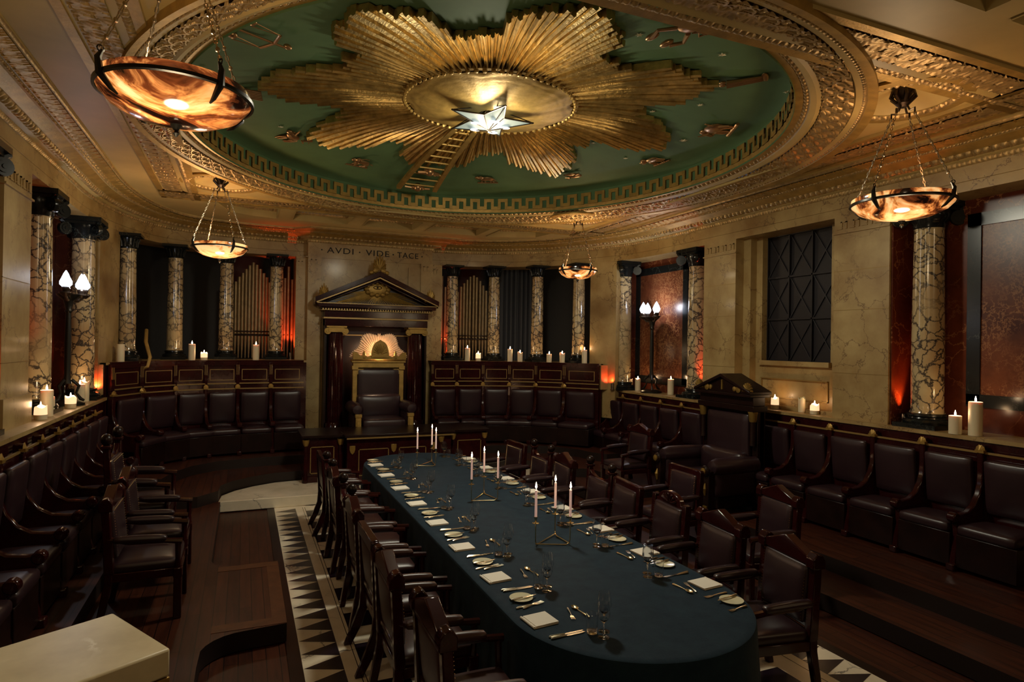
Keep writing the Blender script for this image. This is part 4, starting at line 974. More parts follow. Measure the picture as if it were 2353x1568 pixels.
for s in (-1, 1):
    for (o, h0, h1, yy) in ((0, 0, .1, -.50), (0, -.06, 0, -.44), (0, -.1, -.06, -.36)):
        b.front([(s*1.22, ev+h0*.6+.0), (s*1.22, ev+h1), (0, ap+h1-.08), (0, ap+h0-.08)], yy, 0)
pd = b.build('pediment', 'mahogany', PT0, .004)
b = MB(); b.front([(-1.05, ev), (1.05, ev), (0, ap-.18)], -.20, -.1); b.build('tympanum', 'dark_wood', pd)
b = MB()
for s in (-1, 1): b.front([(s*1.20, ev-.01), (s*1.20, ev+.012), (0, ap-.10), (0, ap-.125)], -.51, -.49)
b.build('gold_edge', 'gilt_wood', pd)
b = MB()
for i in range(41):
    a = math.radians(188+i*(164/40)); L = (.22+.62*abs(math.cos(a))**.8) if math.sin(a) < 0 else .3
    x1_, z1_ = L*math.cos(a)*1.05, z(3.50)+max(-.27, L*math.sin(a)); b.tube([(.12*math.cos(a), -.215, z(3.5)+.1*math.sin(a)), (x1_, -.205, z1_)], [.014, .008], 5)
b.build('ray_relief', 'old_gold', pd)
b = MB(); b.M = T(0, -.22, z(3.52)) @ Matrix.Diagonal((.27, .05, .15, 1)); b.ball((0, 0, 0), 1, 20); b.M = Matrix.Identity(4)
for i in range(12): a = 2*PI*i/12; b.ball((.22*math.cos(a), -.24, z(3.52)+.12*math.sin(a)), .05, 8)
b.build('cloud', 'old_gold', pd)
b = MB(); b.M = T(0, -.275, z(3.55)); b.tube([(.08*math.cos(t_), 0, .03*math.sin(t_)*(1-.0*abs(math.cos(t_)))) for t_ in [2*PI*i/20 for i in range(21)]], .007, 5, cap=False); b.ball((0, -.005, 0), .02, 8); b.build('eye', 'dark_wood', pd)
def palmette(b, x, zb, s, half=0):
    for i in range(9):
        a = math.radians(10+20*i)
        if half and math.cos(a)*half < -.3: continue
        L = s*(1.0 if i == 4 else .62+.25*math.sin(a)); b.tube([(x, -.42, zb), (x+L*math.cos(a)*.5, -.43, zb+L*math.sin(a)*.55), (x+L*math.cos(a)*.62, -.42, zb+L*math.sin(a))], [s*.05, s*.10, s*.03], 6)
    for q in (-1, 1):
        for k in (1, 2): b.M = T(x+q*s*.24*k, -.42, zb-.02-s*.13*(k-1)) @ RX(PI/2); b.lathe([(s*.15/k**.3, -.02), (s*.17/k**.3, 0), (s*.15/k**.3, .02), (s*.05, .035)], 14); b.M = Matrix.Identity(4)
b = MB(); palmette(b, 0, z(3.90), .32); b.build('crown_ornament', 'old_gold', PT0)
for s in (-1, 1): b = MB(); palmette(b, s*1.06, z(3.36), .22, -s*0); b.build('corner_ornament', 'old_gold', PT0)
# lettering of the motto
lt = empty('inscription', (2.42, 12.996, 4.23), 0, 'dark incised motto AVDI VIDE TACE on the marble band above the throne', 'inscription')
def word(txt, x0, x1, hh=.115):
    cu = bpy.data.curves.new('letters', 'FONT'); cu.body = txt; cu.size = .17; cu.extrude = .004; cu.space_character = 1.15
    o = bpy.data.objects.new('letters', cu); COL.objects.link(o); bpy.context.view_layer.update()
    dg = bpy.context.evaluated_depsgraph_get(); me = bpy.data.meshes.new_from_object(o.evaluated_get(dg)); COL.objects.unlink(o); bpy.data.objects.remove(o)
    xs = [v.co.x for v in me.vertices]; ys = [v.co.y for v in me.vertices]; kx = (x1-x0)/(max(xs)-min(xs)); ky_ = hh/(max(ys)-min(ys))
    for v in me.vertices: v.co = ((v.co.x-min(xs))*kx+x0-2.42, -v.co.z, (v.co.y-min(ys))*ky_)
    me.materials.clear(); me.materials.append(M['letter']); o2 = bpy.data.objects.new('letters', me); COL.objects.link(o2); o2.parent = lt
word('AVDI', 1.50, 2.02); word('VIDE', 2.27, 2.75); word('TACE', 2.92, 3.37)
for x in (1.40, 2.145, 2.835, 3.45): b = MB(); b.M = T(x-2.42, 0, .055) @ RX(PI/2); b.lathe([(.014, -.003), (.014, .004)], 12); b.build('dot', 'letter', lt)
# ------------------------------------------------------------------ golden throne on its dais
b = MB(); b.box(1.12, 3.8, 11.2, 12.95, .45, .60); b.box(1.45, 3.45, 11.45, 12.95, .60, .72); struct(b, 'trim_21', ['dark_wood'])
th = empty('throne', (2.41, 12.2, .72), 0, 'gilded high-backed throne with radiating sunburst crest and dark leather', 'throne')
W = .49
b = MB()
for s in (-1, 1): b.box(s*W-.085*(s > 0)-.0, s*W+.085*(s < 0), -.02, .08, 0, 1.30); b.box(s*(W-.04)-.06, s*(W-.04)+.06, -.05, .08, 1.20, 1.28)
b.box(-W, W, -.04, .08, 1.22, 1.34); b.box(-W-.03, W+.03, -.07, .08, 1.34, 1.40); b.box(-W, W, -.04, .08, 1.02+.2, 1.25)
b.front([(-W+.08, 1.1), (-W+.08, 1.25), (-W+.25, 1.25)], -.03, .02); b.front([(W-.08, 1.1), (W-.08, 1.25), (W-.25, 1.25)], -.03, .02)
b.build('gilded_frame', 'gold_paint', th, .006)
b = MB(); b.pad((0, -.0, .84), (W-.09, .04, .37), .03, .015, 8); b.build('backrest', 'leather', th)
b = MB()
for i in range(91):
    a = math.radians(1+178*i/90); L = .50+.05*math.cos(a*6)-.02*(i % 2); zz = 1.52
    if i in (44, 45, 46): L += .04
    c0 = math.cos(a); s0_ = math.sin(a); hw = math.radians(.95)
    x0_, z0_ = .17*c0, zz+.12*s0_
    b.front([(.15*math.cos(a-hw), zz-.08+.15*math.sin(a-hw)), (L*math.cos(a-hw), zz-.08+L*.93*math.sin(a-hw)), (L*1.02*c0, zz-.08+L*.95*s0_), (L*math.cos(a+hw), zz-.08+L*.93*math.sin(a+hw)), (.15*math.cos(a+hw), zz-.08+.15*math.sin(a+hw))], -.0-.012*(i % 3), .03)
b.build('sunburst_crest', 'crest', th, smooth=0)
arch = [(.16*math.sin(t_*1.0)*(1.0), 0) for t_ in (0,)]
ac = [(-.17, 1.44)]+[(-.17*math.cos(t_)**.8, 1.46+.30*math.sin(t_)) for t_ in (.2, .5, .8, 1.1, 1.4)]+[(0, 1.78)]+[(.17*math.cos(t_)**.8, 1.46+.30*math.sin(t_)) for t_ in (1.4, 1.1, .8, .5, .2)]+[(.17, 1.44)]
b = MB(); b.front(ac, -.16, -.11)
for i in range(11): a = math.radians(15*i+15); b.tube([(.03*math.cos(a), -.165, 1.5+.03*math.sin(a)), (.13*math.cos(a), -.17, 1.5+.2*math.sin(a))], .01, 5)
b.front([(-W-.02, 1.40), (-W-.02, 1.54), (-W+.05, 1.54), (-.36, 1.46), (-.3, 1.5), (-.24, 1.45), (-.12, 1.5), (0, 1.56), (.12, 1.5), (.24, 1.45), (.3, 1.5), (.36, 1.46), (W-.05, 1.54), (W+.02, 1.54), (W+.02, 1.40)], -.14, -.09)
for s in (-1, 1): b.tube([(s*.30, -.12, 1.42), (s*.30, -.12, 1.52), (s*.30, -.12, 1.575)], [.035, .03, .005], 8)
b.build('crest_relief', 'old_gold', th, .003)
plight('throne_glow', (2.41, 12.13, 2.24), (1, .66, .40), 14, .05)
b = MB(); b.pad((0, -.36, .22), (.40, .34, .10), .06, .02, 8); b.build('seat', 'leather', th)
b = MB(); b.pad((0, -.05, .50), (.42, .10, .24), .08, .03, 8); b.build('lumbar_cushion', 'leather', th)
for s in (-1, 1):
    b = MB(); x = s*.48; b.pad((x, -.30, .30), (.07, .36, .22), .05, .01, 6); b.M = T(x+s*.02, -.3, .50) @ RX(PI/2); b.lathe([(.02, -.40), (.11, -.37), (.12, -.2), (.12, .3), (.08, .38), (.02, .39)], 18); b.M = Matrix.Identity(4); b.build('arm', 'leather', th)
    b = MB(); b.box(x-.05, x+.05, -.70, -.63, 0, .40); b.box(x-.065, x+.065, -.72, -.62, 0, .09); b.box(x-.06, x+.06, -.71, -.62, .36, .42); b.box(x-.03, x+.03, -.72, -.69, .12, .33); b.build('front_post', 'gold_paint', th, .005)
# ------------------------------------------------------------------ desk before the throne
dk = empty('pedestal_desk', (2.48, 10.6, .15), 0, 'long dark mahogany desk with gold-lined panels and shields before the throne', 'desk')
b = MB(); b.box(-1.6, 1.65, .0, .95, .73, .77); b.box(-.95, .92, -.22, .3, .745, .785); b.build('desk_top', 'dark_wood', dk, .006)
b = MB(); b.box(-1.56, -.92, .06, .7, 0, .73); b.box(.9, 1.60, .06, .7, 0, .73); b.box(-.9, .87, -.15, .25, 0, .74); b.box(-1.58, -.9, .03, .7, 0, .1); b.box(.88, 1.62, .03, .7, 0, .1); b.build('carcass', 'mahogany', dk, .006)
def gframe(b, x0, x1, y, z0, z1, t=.014):
    for q in ((x0, x1, z0, z0+t), (x0, x1, z1-t, z1), (x0, x0+t, z0, z1), (x1-t, x1, z0, z1)): b.box(q[0], q[1], y-.008, y+.002, q[2], q[3])
b = MB(); gframe(b, -1.46, -1.08, .06, .14, .58)
gframe(b, 1.05, 1.5, .06, .14, .58); gframe(b, -.72, -.22, -.15, .1, .54); gframe(b, -.05, .42, -.15, .1, .54); b.box(-.92, .9, -.225, -.21, .715, .74); b.build('gold_inlay', 'gilt_wood', dk)
for x in (-.82, -.14, .55):
    b = MB(); b.front([(x-.045, .6), (x+.045, .6), (x+.045, .54), (x+.03, .49), (x, .46), (x-.03, .49), (x-.045, .54)], -.17, -.15); b.build('shield', 'old_gold', dk, .004)
for x in (-1.53, -.98, .68, .96, 1.56):
    b = MB(); yy = .04 if abs(x) > .9 else -.17; b.lathe([(.04, 0), (.04, .1), (.032, .12), (.028, .6), (.04, .64), (.045, .7)], 14, (x, yy, 0)); b.build('pilaster', 'mahogany', dk)
    b = MB(); b.lathe([(.03, .60), (.045, .63), (.055, .68), (.055, .7)], 14, (x, yy, 0)); b.build('pilaster_cap', 'old_gold', dk)
# ------------------------------------------------------------------ big pedimented chair by the right wall
wc = empty('pedimented_chair', (6.22, 7.15, .15), -PI/2, 'huge dark leather armchair with gilded pediment and pillars by the right wall', 'armchair')
b = MB()
for s in (-1, 1): b.box(s*.53-.05, s*.53+.05, .30, .42, 0, 1.42); b.lathe([(.05, .95), (.043, 1.0), (.04, 1.35)], 12, (s*.53, .26, 0))
b.box(-.58, .58, .34, .44, .3, 1.45); b.box(-.60, .60, .2, .46, 1.42, 1.5); b.box(-.57, .57, .22, .44, 1.50, 1.62); b.box(-.6, .6, .14, .5, 1.62, 1.66)
b.front([(-.58, 1.66), (.58, 1.66), (0, 1.88)], .17, .5); b.front([(-.61, 1.66), (-.61, 1.70), (0, 1.93), (0, 1.88)], .12, .52); b.front([(.61, 1.66), (.61, 1.70), (0, 1.93), (0, 1.88)], .12, .52)
b.box(-.5, .5, -.3, .3, .12, .30); b.build('frame', 'dark_wood', wc, .006)
b = MB()
for x, r in ((-.34, .05), (-.26, .035), (.26, .035), (.34, .05)): b.M = T(x, .165, 1.72) @ RX(PI/2); b.lathe([(r, -.01), (r, .01), (r*.4, .02)], 14); b.M = Matrix.Identity(4)
b.box(-.012, .012, .15, .17, 1.70, 1.84)
for s in (-1, 1):
    for i in range(9): a = math.radians(10+20*i); b.tube([(s*.52, .17, 1.69), (s*.52+.1*math.cos(a), .16, 1.69+.13*math.sin(a))], [.008, .016], 5)
b.build('pediment_ornament', 'old_gold', wc)
for s in (-1, 1):
    b = MB(); b.lathe([(.045, 1.28), (.055, 1.31), (.06, 1.38), (.07, 1.41), (.07, 1.42)], 14, (s*.53, .26, 0)); b.build('pillar_capital', 'old_gold', wc)
b = MB(); b.pad((0, .30, .98), (.44, .05, .40), .04, .02, 8); b.build('backrest', 'leather', wc)
b = MB(); b.pad((0, -.10, .40), (.47, .42, .11), .08, .04, 10); b.build('seat', 'leather', wc)
b = MB(); b.pad((0, .22, .66), (.45, .11, .19), .09, .02, 8); b.build('lumbar_cushion', 'leather', wc)
for s in (-1, 1):
    b = MB(); b.pad((s*.55, -.08, .50), (.08, .38, .2), .06, .01, 8); b.M = T(s*.56, -.08, .70) @ RX(PI/2); b.lathe([(.02, -.40), (.11, -.36), (.12, -.1), (.12, .3), (.09, .39), (.02, .41)], 20); b.M = Matrix.Identity(4); b.build('arm', 'leather', wc)
    b = MB(); b.box(s*.55-.055, s*.55+.055, -.56, -.46, 0, .66); b.M = T(s*.55, -.57, .66) @ RX(PI/2); b.lathe([(.06, -.03), (.08, 0), (.06, .03)], 16); b.M = Matrix.Identity(4); lg_ = b.build('front_leg', 'dark_wood', wc, .008)
    b = MB(); b.M = T(s*.55, -.605, .66) @ RX(PI/2); b.lathe([(.045, -.01), (.045, .01), (.02, .02)], 14); b.M = Matrix.Identity(4); b.tube([(s*.55, -.57, .50), (s*.55, -.58, .43), (s*.55, -.57, .34)], [.006, .03, .012], 6); b.front([(s*.55-.04, .2), (s*.55+.04, .2), (s*.55+.03, .1), (s*.55, .04), (s*.55-.03, .1)], -.575, -.56); b.build('gilt_mount', 'old_gold', lg_)
wc.scale = (.95, 1, 1)
# ------------------------------------------------------------------ armchairs
def armchair(kind, lm='leather', arms=True):
    t = empty('armchair', (0, 0, 0), 0, '', 'armchair'); w, d = .27, .25      # front towards -y
    st_ = 'mahogany'
    for s in (-1, 1):
        b = MB(); b.box(s*w-.03, s*w+.03, -d-.03, -d+.03, 0, .40); b.box(s*w-.034, s*w+.034, -d-.034, -d+.034, .34, .42)
        b.build('leg', st_, t, .008)
        b = MB()
        if kind in ('klismos',): b.side([(.40, 0), (.34, 0), (.26, .15), (.21, .30), (.22, .45), (.27, .45), (.28, .3), (.34, .14)], s*w-.025, s*w+.025)
        else: b.side([(.33, 0), (.28, 0), (.21, .35), (.21, .45), (.27, .45), (.27, .35)], s*w-.028, s*w+.028)
        b.build('leg', st_, t, .008)
    b = MB(); b.box(-w-.02, w+.02, -d-.02, d, .35, .42); b.build('seat_frame', st_, t, .006)
    b = MB(); b.pad((0, -.01, .45), (w+.01, d, .045), .04, .03, 8); b.build('seat', lm, t)
    b = MB(); top = .98
    for s in (-1, 1): b.side([(.20, .42), (.27, .42), (.285, .75), (.30, top), (.24, top), (.225, .75)], s*w-.032, s*w+.032)
    if kind == 'pediment':
        b.M = T(0, .27, 0); b.front([(-w-.035, .93), (w+.035, .93), (w+.035, .965), (0, 1.08), (-w-.035, .965)], -.045, .035); b.front([(-w-.02, .90), (w+.02, .90), (w+.02, .93), (-w-.02, .93)], -.03, .03)
        for s in (-1, 1): b.side([(-.055, .92), (.045, .92), (.045, .98), (.02, 1.02), (-.02, 1.03), (-.055, .99)], s*w-.04, s*w+.045)
        b.M = Matrix.Identity(4)
    elif kind == 'ball':
        b.M = T(0, .27, 0); b.front([(-w, .82), (w, .82), (w, .98), (w*.75, .91), (w*.3, .87), (-w*.3, .87), (-w*.75, .91), (-w, .98)], -.02, .03)
        for s in (-1, 1): b.box(s*w-.045, s*w+.045, -.045, .045, .97, 1.0)
        b.M = Matrix.Identity(4)
    elif kind == 'carved':
        b.M = T(0, .27, 0); b.front([(-w-.03, .86), (w+.03, .86), (w+.03, .95)]+[(.2*math.cos(math.radians(a)), .955+.10*math.sin(math.radians(a))) for a in range(0, 181, 20)]+[(-w-.03, .95)], -.02, .03)
        for i in range(7): a = math.radians(20+23*i); b.tube([(.03*math.cos(a), -.025, .95), (.13*math.cos(a), -.03, .95+.085*math.sin(a))], [.008, .016], 5)
        b.M = Matrix.Identity(4)
    else: b.M = T(0, .27, 0); b.box(-w-.02, w+.02, -.03, .03, .90, .99); b.M = Matrix.Identity(4)
    b.box(-w, w, .21, .26, .5, .54); b.build('back_frame', st_, t, .008)
    if kind == 'ball':
        for s in (-1, 1): b = MB(); b.ball((s*w, .27, 1.045), .052, 18); b.build('ball_finial', 'dark_wood', t)
    b = MB(); zt = .84 if kind == 'ball' else .90; b.M = T(0, .235, (zt+.55)/2) @ RX(-.1); b.pad((0, 0, 0), (w-.035, .035, (zt-.50)/2+.005), .03, .015, 8); br_ = b.build('backrest', lm, t)
    s_ = MB(); s_.M = b.M; hz = (zt-.53)/2
    for i in range(23): 
        x = -(w-.05)+(2*w-.1)*i/22; s_.add([(x-.004, -.034, hz), (x+.004, -.034, hz), (x, -.034, hz+.006), (x, -.04, hz+.002)], [(0, 1, 3), (1, 2, 3), (2, 0, 3)], 0)
    for i in range(18):
        zz = -hz+2*hz*i/17
        for s in (-1, 1): x = s*(w-.045); s_.add([(x-.004, -.034, zz), (x+.004, -.034, zz), (x, -.034, zz+.006), (x, -.04, zz+.002)], [(0, 1, 3), (1, 2, 3), (2, 0, 3)], 0)
    s_.build('nailhead_trim', 'stud', br_)
    if arms:
        for s in (-1, 1):
            b = MB(); b.tube([(s*(w+.01), .25, .70), (s*(w+.03), .1, .665), (s*(w+.03), -.15, .655), (s*(w+.03), -d-.03, .64)], [.022, .022, .022, .026], 8); b.tube([(s*(w+.03), -d, .64), (s*(w+.02), -d-.0, .5), (s*w, -d, .4)], [.024, .02, .028], 8)
            ar = b.build('arm', st_, t)
            b = MB(); b.M = T(s*(w+.03), .02, .685) @ RX(.05); b.pad((0, 0, 0), (.036, .19, .026), .026, .008, 8); b.build('arm_pad', lm, ar)
    return t
kinds = {}
def put_chair(kind, x, y, z, rz, label, group, lm='leather'):
    k = (kind, lm); fst = k not in kinds
    if fst: kinds[k] = armchair(kind, lm)
    return place(kinds[k], fst, (x, y, z), rz, label, group)
GC = 'armchairs down the left side of the table'; GR = 'armchairs down the right side of the table'
for y, k, x, lab in [(3.28, 'pediment', 1.22, 'nearest armchair on the left side of the table, with triangular crest'), (4.14, 'pediment', 1.16, 'second armchair from the near end, left side, with triangular crest'), (4.92, 'klismos', 1.18, 'third left-side armchair, straight crest and curved rear legs'), (5.68, 'pediment', 1.18, 'fourth left-side armchair from the near end, triangular crest'),
                     (6.38, 'ball', 1.24, 'nearer of the left-side armchairs with dark ball finials'), (7.1, 'pediment', 1.2, 'sixth left-side armchair from the near end'), (7.78, 'ball', 1.24, 'farther of the left-side armchairs with dark ball finials'), (8.5, 'klismos', 1.22, 'farthest armchair on the left side of the table')]:
    put_chair(k, x, y, 0, PI/2, lab, GC, 'brown_leather')
for y, k, x, a, lab in [(3.50, 'pediment', 3.48, -.16, 'nearest armchair on the right side, triangular crest, at the table corner'), (4.22, 'pediment', 3.49, -.1, 'second right-side armchair with triangular crest, studded back'), (5.0, 'carved', 3.56, -.1, 'right-side armchair with carved gilded crest'), (5.75, 'klismos', 3.57, -.1, 'right-side armchair with curved dark frame, beyond the carved one'),
                        (6.45, 'ball', 3.66, -.05, 'right-side armchair with two ball finials, beside the front candelabrum'), (7.15, 'pediment', 3.55, -.1, 'right-side armchair with pale-edged triangular crest'), (7.9, 'ball', 3.6, 0, 'far right-side armchair with ball finials'), (8.6, 'klismos', 3.52, .05, 'farthest armchair on the right side of the table')]:
    put_chair(k, x, y, 0, -PI/2+a, lab, GR)
GS = 'spare armchairs on the stagings'
put_chair('pediment', 4.72, 4.78, 0, -PI/2-.15, 'spare triangular-crest armchair standing right, before the wall stalls', GS)
put_chair('klismos', 4.72, 6.2, 0, -PI/2, 'low spare armchair left of the huge pedimented chair', GS)
put_chair('pediment', 5.55, 8.35, .15, -PI/2, 'spare triangular-crest armchair behind the huge pedimented chair arm', GS)
put_chair('pediment', -.72, 6.12, .15, PI/2, 'nearest spare armchair on the left staging, with padded leather arms', GS)
put_chair('pediment', -.74, 6.95, .15, PI/2, 'spare armchair on the left staging behind the nearest one', GS)
o_ = put_chair('ball', -.97, 7.72, .15, PI/2, 'tall spare chair with shiny ball finials on the left staging', GS); o_.scale = (1.15, 1.05, 1.22)
# ------------------------------------------------------------------ dining table with its cloth
TX, TY0, TY1, TR, TZ = 2.37, 3.55, 8.70, .82, .75
tb = empty('dining_table', (TX, 6.12, 0), 0, 'long round-ended dining table hidden beneath the dark teal cloth', 'table')
b = MB(); pl = [(TR*.97*math.cos(math.radians(a)), TY1-6.12+TR*.97*math.sin(math.radians(a))) for a in range(0, 181, 10)]+[(TR*.97*math.cos(math.radians(a)), TY0-6.12+TR*.97*math.sin(math.radians(a))) for a in range(180, 361, 10)]
b.prism(pl, .70, .735); b.build('table_top', 'dark_wood', tb)
for x in (-.5, .5):
    for y in (-2.8, 0, 2.8): b = MB(); b.lathe([(.05, 0), (.04, .3), (.05, .7)], 12, (x, y, 0)); b.build('leg', 'dark_wood', tb)
def stad(r, n=1): 
    o = []
    for i in range(61): a = PI*i/60; o.append((TX+r*math.cos(a), TY1+r*math.sin(a), math.cos(a), math.sin(a)))
    for i in range(1, 120): q = i/120; o.append((TX-r, TY1+(TY0-TY1)*q, -1, 0))
    for i in range(61): a = PI+PI*i/60; o.append((TX+r*math.cos(a), TY0+r*math.sin(a), math.cos(a), math.sin(a)))
    for i in range(1, 120): q = i/120; o.append((TX+r, TY0+(TY1-TY0)*q, 1, 0))
    return o
S0 = stad(TR); n = len(S0); v = []; f = []; lv = [(-.05, TZ), (-.012, TZ-.001), (-.003, TZ-.006), (.002, TZ-.02), (.006, TZ-.06), (.012, .6), (.02, .45), (.03, .25), (.035, .1), (.04, .012)]
acc = 0; sl_ = []
for i in range(n): acc += math.hypot(S0[i][0]-S0[i-1][0], S0[i][1]-S0[i-1][1]); sl_.append(acc)
for o, zz in lv:
    k = max(0, (TZ-.05-zz)/.7)
    for i, (x, y, nx, ny) in enumerate(S0):
        cr_ = 1 if abs(nx) < .999 else .45
        wv = k*(.028*math.sin(sl_[i]*13+math.sin(sl_[i]*3.1)*2)+.015*math.sin(sl_[i]*29))*cr_
        v.append((x+nx*(o+wv), y+ny*(o+wv), zz))
for j in range(len(lv)-1):
    for i in range(n): f.append((j*n+i, j*n+(i+1) % n, (j+1)*n+(i+1) % n, (j+1)*n+i))
tc_ = MB(); tc_.add(v, f, 0); tc_.add([v[i] for i in range(n)], [tuple(range(n))], 0)
for (x0_, x1_) in ((2.36, 2.375),): pass
tag(tc_.build('tablecloth', 'cloth'), 'dark teal cloth covering the long table down to the floor', 'tablecloth')
# ------------------------------------------------------------------ table ware
def single(name, mb, mat, cat, **k): o = mb.build(name, mat, **k); tag(o, '', cat); return o
def knife(L, bw=.010):
    b = MB(); h = L*.45; b.add([(-.006, 0, .0), (.006, 0, 0), (.008, 0, .0), (-.008, 0, 0)], [], 0)
    b.tube([(0, 0, .005), (0, .012, .006), (0, h*.8, .005), (0, h, .004)], [.005, .008, .0055, .005], 8)
    b.prism([(-.004, h), (.006, h), (bw, h+.02), (bw, L-.03), (.002, L), (-.005, L-.01), (-.006, h+.02)], .002, .0042); return b
def fork(L):
    b = MB(); b.tube([(0, 0, .004), (0, .015, .006), (0, L*.4, .008), (0, L*.62, .005)], [.006, .008, .0035, .003], 8)
    b.prism([(-.003, L*.6), (.003, L*.6), (.012, L*.7), (.012, L*.78), (-.012, L*.78), (-.012, L*.7)], .003, .0055)
    for i in range(4): x = -.0105+.007*i; b.tube([(x, L*.77, .0045), (x, L*.9, .005), (x, L, .009)], [.002, .002, .001], 5)
    return b
def spoon(L):
    b = MB(); b.tube([(0, 0, .004), (0, .015, .006), (0, L*.4, .008), (0, L*.7, .006)], [.006, .008, .0035, .003], 8)
    b.M = T(0, L*.84, .008) @ Matrix.Diagonal((.02, L*.17, 1, 1)); b.lathe([(.01, -.006), (.6, -.004), (1, .003), (.97, .004), (.6, -.002), (.01, -.004)], 18, cap=False); b.M = Matrix.Identity(4); return b
P_ = {}
P_['table_knife'] = single('table_knife', knife(.235), 'silver', 'knife'); P_['butter_knife'] = single('butter_knife', knife(.20, .011), 'silver', 'knife')
P_['table_fork'] = single('table_fork', fork(.205), 'silver', 'fork'); P_['dessert_fork'] = single('dessert_fork', fork(.175), 'silver', 'fork'); P_['dessert_spoon'] = single('dessert_spoon', spoon(.19), 'brass', 'spoon')
b = MB(); b.lathe([(.001, .004), (.045, .004), (.052, .007), (.078, .012), (.079, .014), (.076, .014), (.05, .0095), (.001, .0075)], 48, cap=False); b.lathe([(.04, 0), (.042, .005)], 32, cap=False); P_['bread_plate'] = single('bread_plate', b, 'porcelain', 'plate')
b = MB()
for i in range(4): z_ = .0005+.0034*i; sh = .003*i; b.pad((sh, 0, z_+.0016), (.086-sh*.6, .085-sh*.4, .0016), .0015, 0, 4)
b.M = T(-.0845, 0, .0075) @ RX(PI/2); b.lathe([(.0072, -.083), (.0072, .083)], 14); b.M = Matrix.Identity(4)
P_['napkin'] = single('napkin', b, 'linen', 'napkin')
def gob(prof, inn): b = MB(); b.lathe(prof+inn, 28, cap=False); return b
P_['tumbler'] = single('tumbler', gob([(.001, 0), (.028, 0), (.031, .003), (.037, .115)], [(.0358, .116), (.030, .016), (.001, .014)]), 'glass', 'drinking glass')
def wineg(h, r): return gob([(.001, 0), (.033, 0), (.034, .002), (.008, .007), (.004, .012), (.0038, h*.40), (.010, h*.45), (r*.75, h*.54), (r, h*.68), (r*.93, h*.85), (r*.78, h)], [(r*.76, h), (r*.91, h*.85), (r*.97, h*.68), (r*.72, h*.55), (.001, h*.47)])
P_['wine_glass'] = single('wine_glass', wineg(.20, .037), 'glass', 'wine glass'); P_['large_wine_glass'] = single('large_wine_glass', wineg(.235, .042), 'glass', 'wine glass')
used_ = set(); rj = random.Random(11)
def item(k, x, y, z, rz, label, group):
    o = P_[k]
    if k in used_: o = o.copy(); COL.objects.link(o)
    used_.add(k); o.location = (x, y, z); o.rotation_euler = (0, 0, rz); o['label'] = label; o['group'] = group
    return o
def setting(X, Y, rot, side, i):
    pos_ = ORD[i]+(' from the near end' if i else ' to the near end') if i < 7 else 'farthest'
    def w_(u, v_): c, s = math.cos(rot), math.sin(rot); return X+u*c-v_*s, Y+u*s+v_*c
    def it(k, u, v_, a, word, z=TZ+.0012):
        x, y = w_(u+rj.uniform(-.006, .006), v_+rj.uniform(-.006, .006)); item(k, x, y, z, rot+a+rj.uniform(-.05, .05), '%s, %s %s-side place setting%s' % (word, 'farthest' if i == 7 else ('nearest' if i == 0 else ORD[i]), side, '' if i in (0, 7) else ' from the near end'), word.split(' with')[0]+'s down the %s side' % side)
    def q(a): return a-PI/2    # cutlery points away from the diner
    it('napkin', 0, 0, .06, 'folded white napkin')
    dv = .30 if side == 'right' else .345
    it('bread_plate', .03, dv, 0, 'pale bread plate')
    it('butter_knife', -.055, dv-.035, q(.15), 'butter knife on the plate', TZ+.0155)
    if not (side == 'right' and i == 0): it('table_fork', -.07, dv-.13, q(.20), 'longer fork'); it('dessert_fork', -.02, dv-.155, q(.27), 'shorter fork')
    else: it('table_fork', -.04, dv-.12, q(.05), 'longer fork'); it('dessert_fork', .0, dv+.1, q(.1), 'shorter fork')
    it('table_knife', -.04, -.225, q(-.0), 'longer knife'); it('table_knife', -.045, -.245, q(.10), 'shorter knife')
    k = .19 if side == 'right' else .28
    it('dessert_spoon', k+.03, -.075, q(PI/2+.12), 'dessert spoon'); it('dessert_fork', k-.03, .10, q(-PI/2-.22), 'dessert fork crossing the spoon')
    it('tumbler', .22, -.255, 0, 'water tumbler'); it('wine_glass', .255, -.33, 0, 'smaller wine glass'); it('large_wine_glass', .295, -.265, 0, 'larger wine glass')
for i, y in enumerate([3.475, 4.216, 4.955, 5.71, 6.47, 7.22, 7.98, 8.70]): setting(1.70, y, 0, 'left', i)
for i, y in enumerate([3.585, 4.317, 4.99, 5.765, 6.56, 7.305, 8.04, 8.75]): setting(3.065, y, PI, 'right', i)
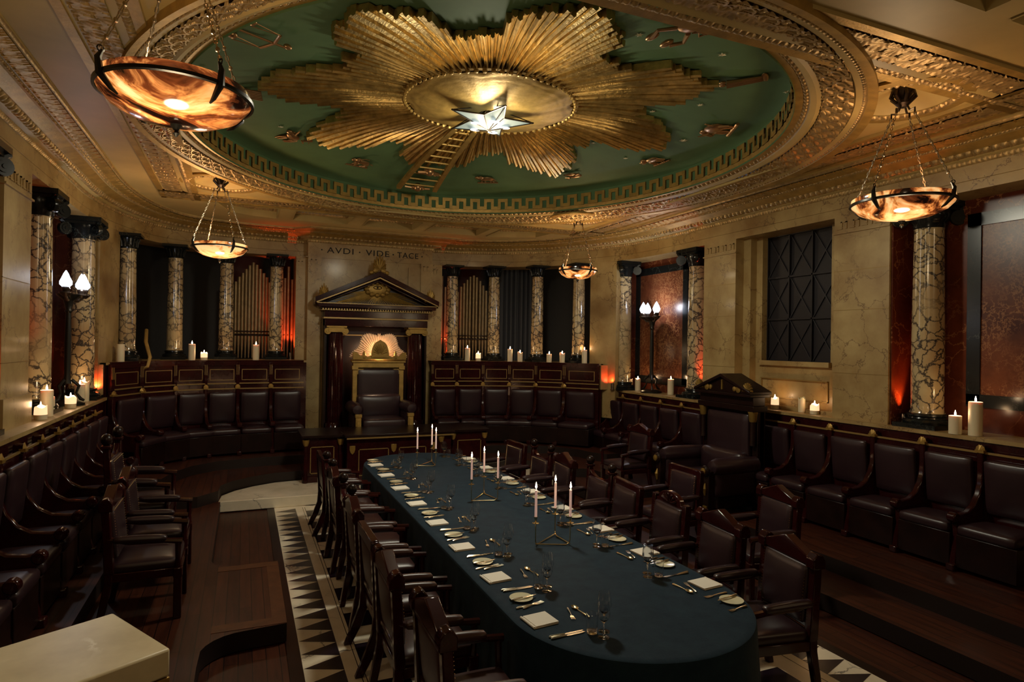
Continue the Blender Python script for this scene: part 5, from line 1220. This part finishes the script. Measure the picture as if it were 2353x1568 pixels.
# ------------------------------------------------------------------ candelabra
def candelabrum(P3, label):
    cx = sum(p[0] for p in P3)/3; cy = sum(p[1] for p in P3)/3
    t = empty('candelabrum', (cx, cy, TZ+.001), 0, label, 'candelabrum', 'three-armed metal candelabra on the table')
    L = [(p[0]-cx, p[1]-cy) for p in P3]; b = MB(); r = .0055
    for i in range(3):
        a_, c_ = Vector((*L[i], 0)), Vector((*L[(i+1) % 3], 0)); d = (c_-a_).normalized()
        b.tube([a_+Vector((0, 0, .19)), a_+Vector((0, 0, .045)), a_+Vector((0, 0, .02))+d*.01, a_+Vector((0, 0, r))+d*.035, c_+Vector((0, 0, r+.008))-d*.0], r, 8)
    b.build('wire_frame', 'brass', t)
    for i, (x, y) in enumerate(L):
        b = MB(); b.lathe([(.004, .185), (.03, .19), (.031, .193), (.006, .196), (.008, .21), (.017, .245), (.018, .247), (.012, .247)], 20, (x, y, 0)); b.build('candle_socket', 'brass', t)
        k = empty('taper_candle', (x+cx, y+cy, TZ+.24), 0, label.replace('three-armed metal candelabrum', 'white taper').replace('candelabrum', 'taper')+', '+['left', 'back', 'right'][i]+' one of its three', 'candle')
        c = MB(); c.lathe([(.011, 0), (.0105, .23), (.006, .236), (.001, .237)], 16); c.build('taper_body', 'white_candle', k)
        fl = MB(); fl.lathe([(.001, .243), (.006, .252), (.0085, .262), (.005, .28), (.0006, .30)], 10); fl.build('flame', 'flame', k)
        wk = MB(); wk.tube([(0, 0, .235), (0, 0, .25)], .0012, 5); wk.build('wick', 'rubber', k)
        plight('taper_light', (x+cx, y+cy, TZ+.24+.272), (1, .50, .20), .62, .012)
    return t
candelabrum([(2.293, 4.79), (2.58, 4.99), (2.575, 4.70)], 'three-armed metal candelabrum nearest the camera on the table')
candelabrum([(2.27, 6.35), (2.53, 6.66), (2.563, 6.32)], 'three-armed metal candelabrum in the middle of the table')
candelabrum([(2.216, 8.43), (2.50, 8.70), (2.46, 8.36)], 'three-armed metal candelabrum farthest away on the table')
# ------------------------------------------------------------------ stone block, lower left
b = MB(); c1 = Vector((-.633, 4.008, 0)); c2 = Vector((-.302, 3.447, 0)); e = (c2-c1); nrm = Vector((e.y, -e.x, 0)).normalized()*-1
nrm = Vector((-.86, -.51, 0)).normalized()
sb0 = empty('marble_pedestal', (c1.x, c1.y, 0), 0, 'pale veined marble slab on a pedestal in the lower left corner', 'pedestal')
Q = [c1, c2, c2+nrm*1.15, c1+nrm*1.15]; Q = [(p.x-c1.x, p.y-c1.y) for p in Q]
b.prism(Q, .815, .95); b.build('slab', 'altar_marble', sb0, .012)
ce_ = (sum(p[0] for p in Q)/4, sum(p[1] for p in Q)/4); Q2 = [(ce_[0]+(p[0]-ce_[0])*.96, ce_[1]+(p[1]-ce_[1])*.96) for p in Q]
b = MB(); b.prism([(ce_[0]+(p[0]-ce_[0])*1.0, ce_[1]+(p[1]-ce_[1])*1.0) for p in Q], .78, .812); b.build('moulding', 'old_gold', sb0, .005); b = MB(); b.prism(Q2, 0.15, .78); b.build('plinth', 'dark_wood', sb0)
eb = MB(); eb.box(-.2, .362, 5.425, 5.56, .1505, .153); eb.box(-.2, .362, 6.84, 6.975, .1505, .153); eb.box(.25, .362, 5.425, 6.975, .1505, .1525); struct(eb, 'trim_22', ['edge_wood'])
# unseen fill lights added behind the camera, with no lamp bodies
plight('rear_fill_light', (5.3, -.6, 3.6), (1, .72, .42), 14, .3); plight('rear_fill_light', (-.35, -1.2, 3.6), (1, .76, .46), 18, .3)
for k_ in COL.objects:
    if k_.type == 'EMPTY' and not k_.get('label'): print('nolabel', k_.name)
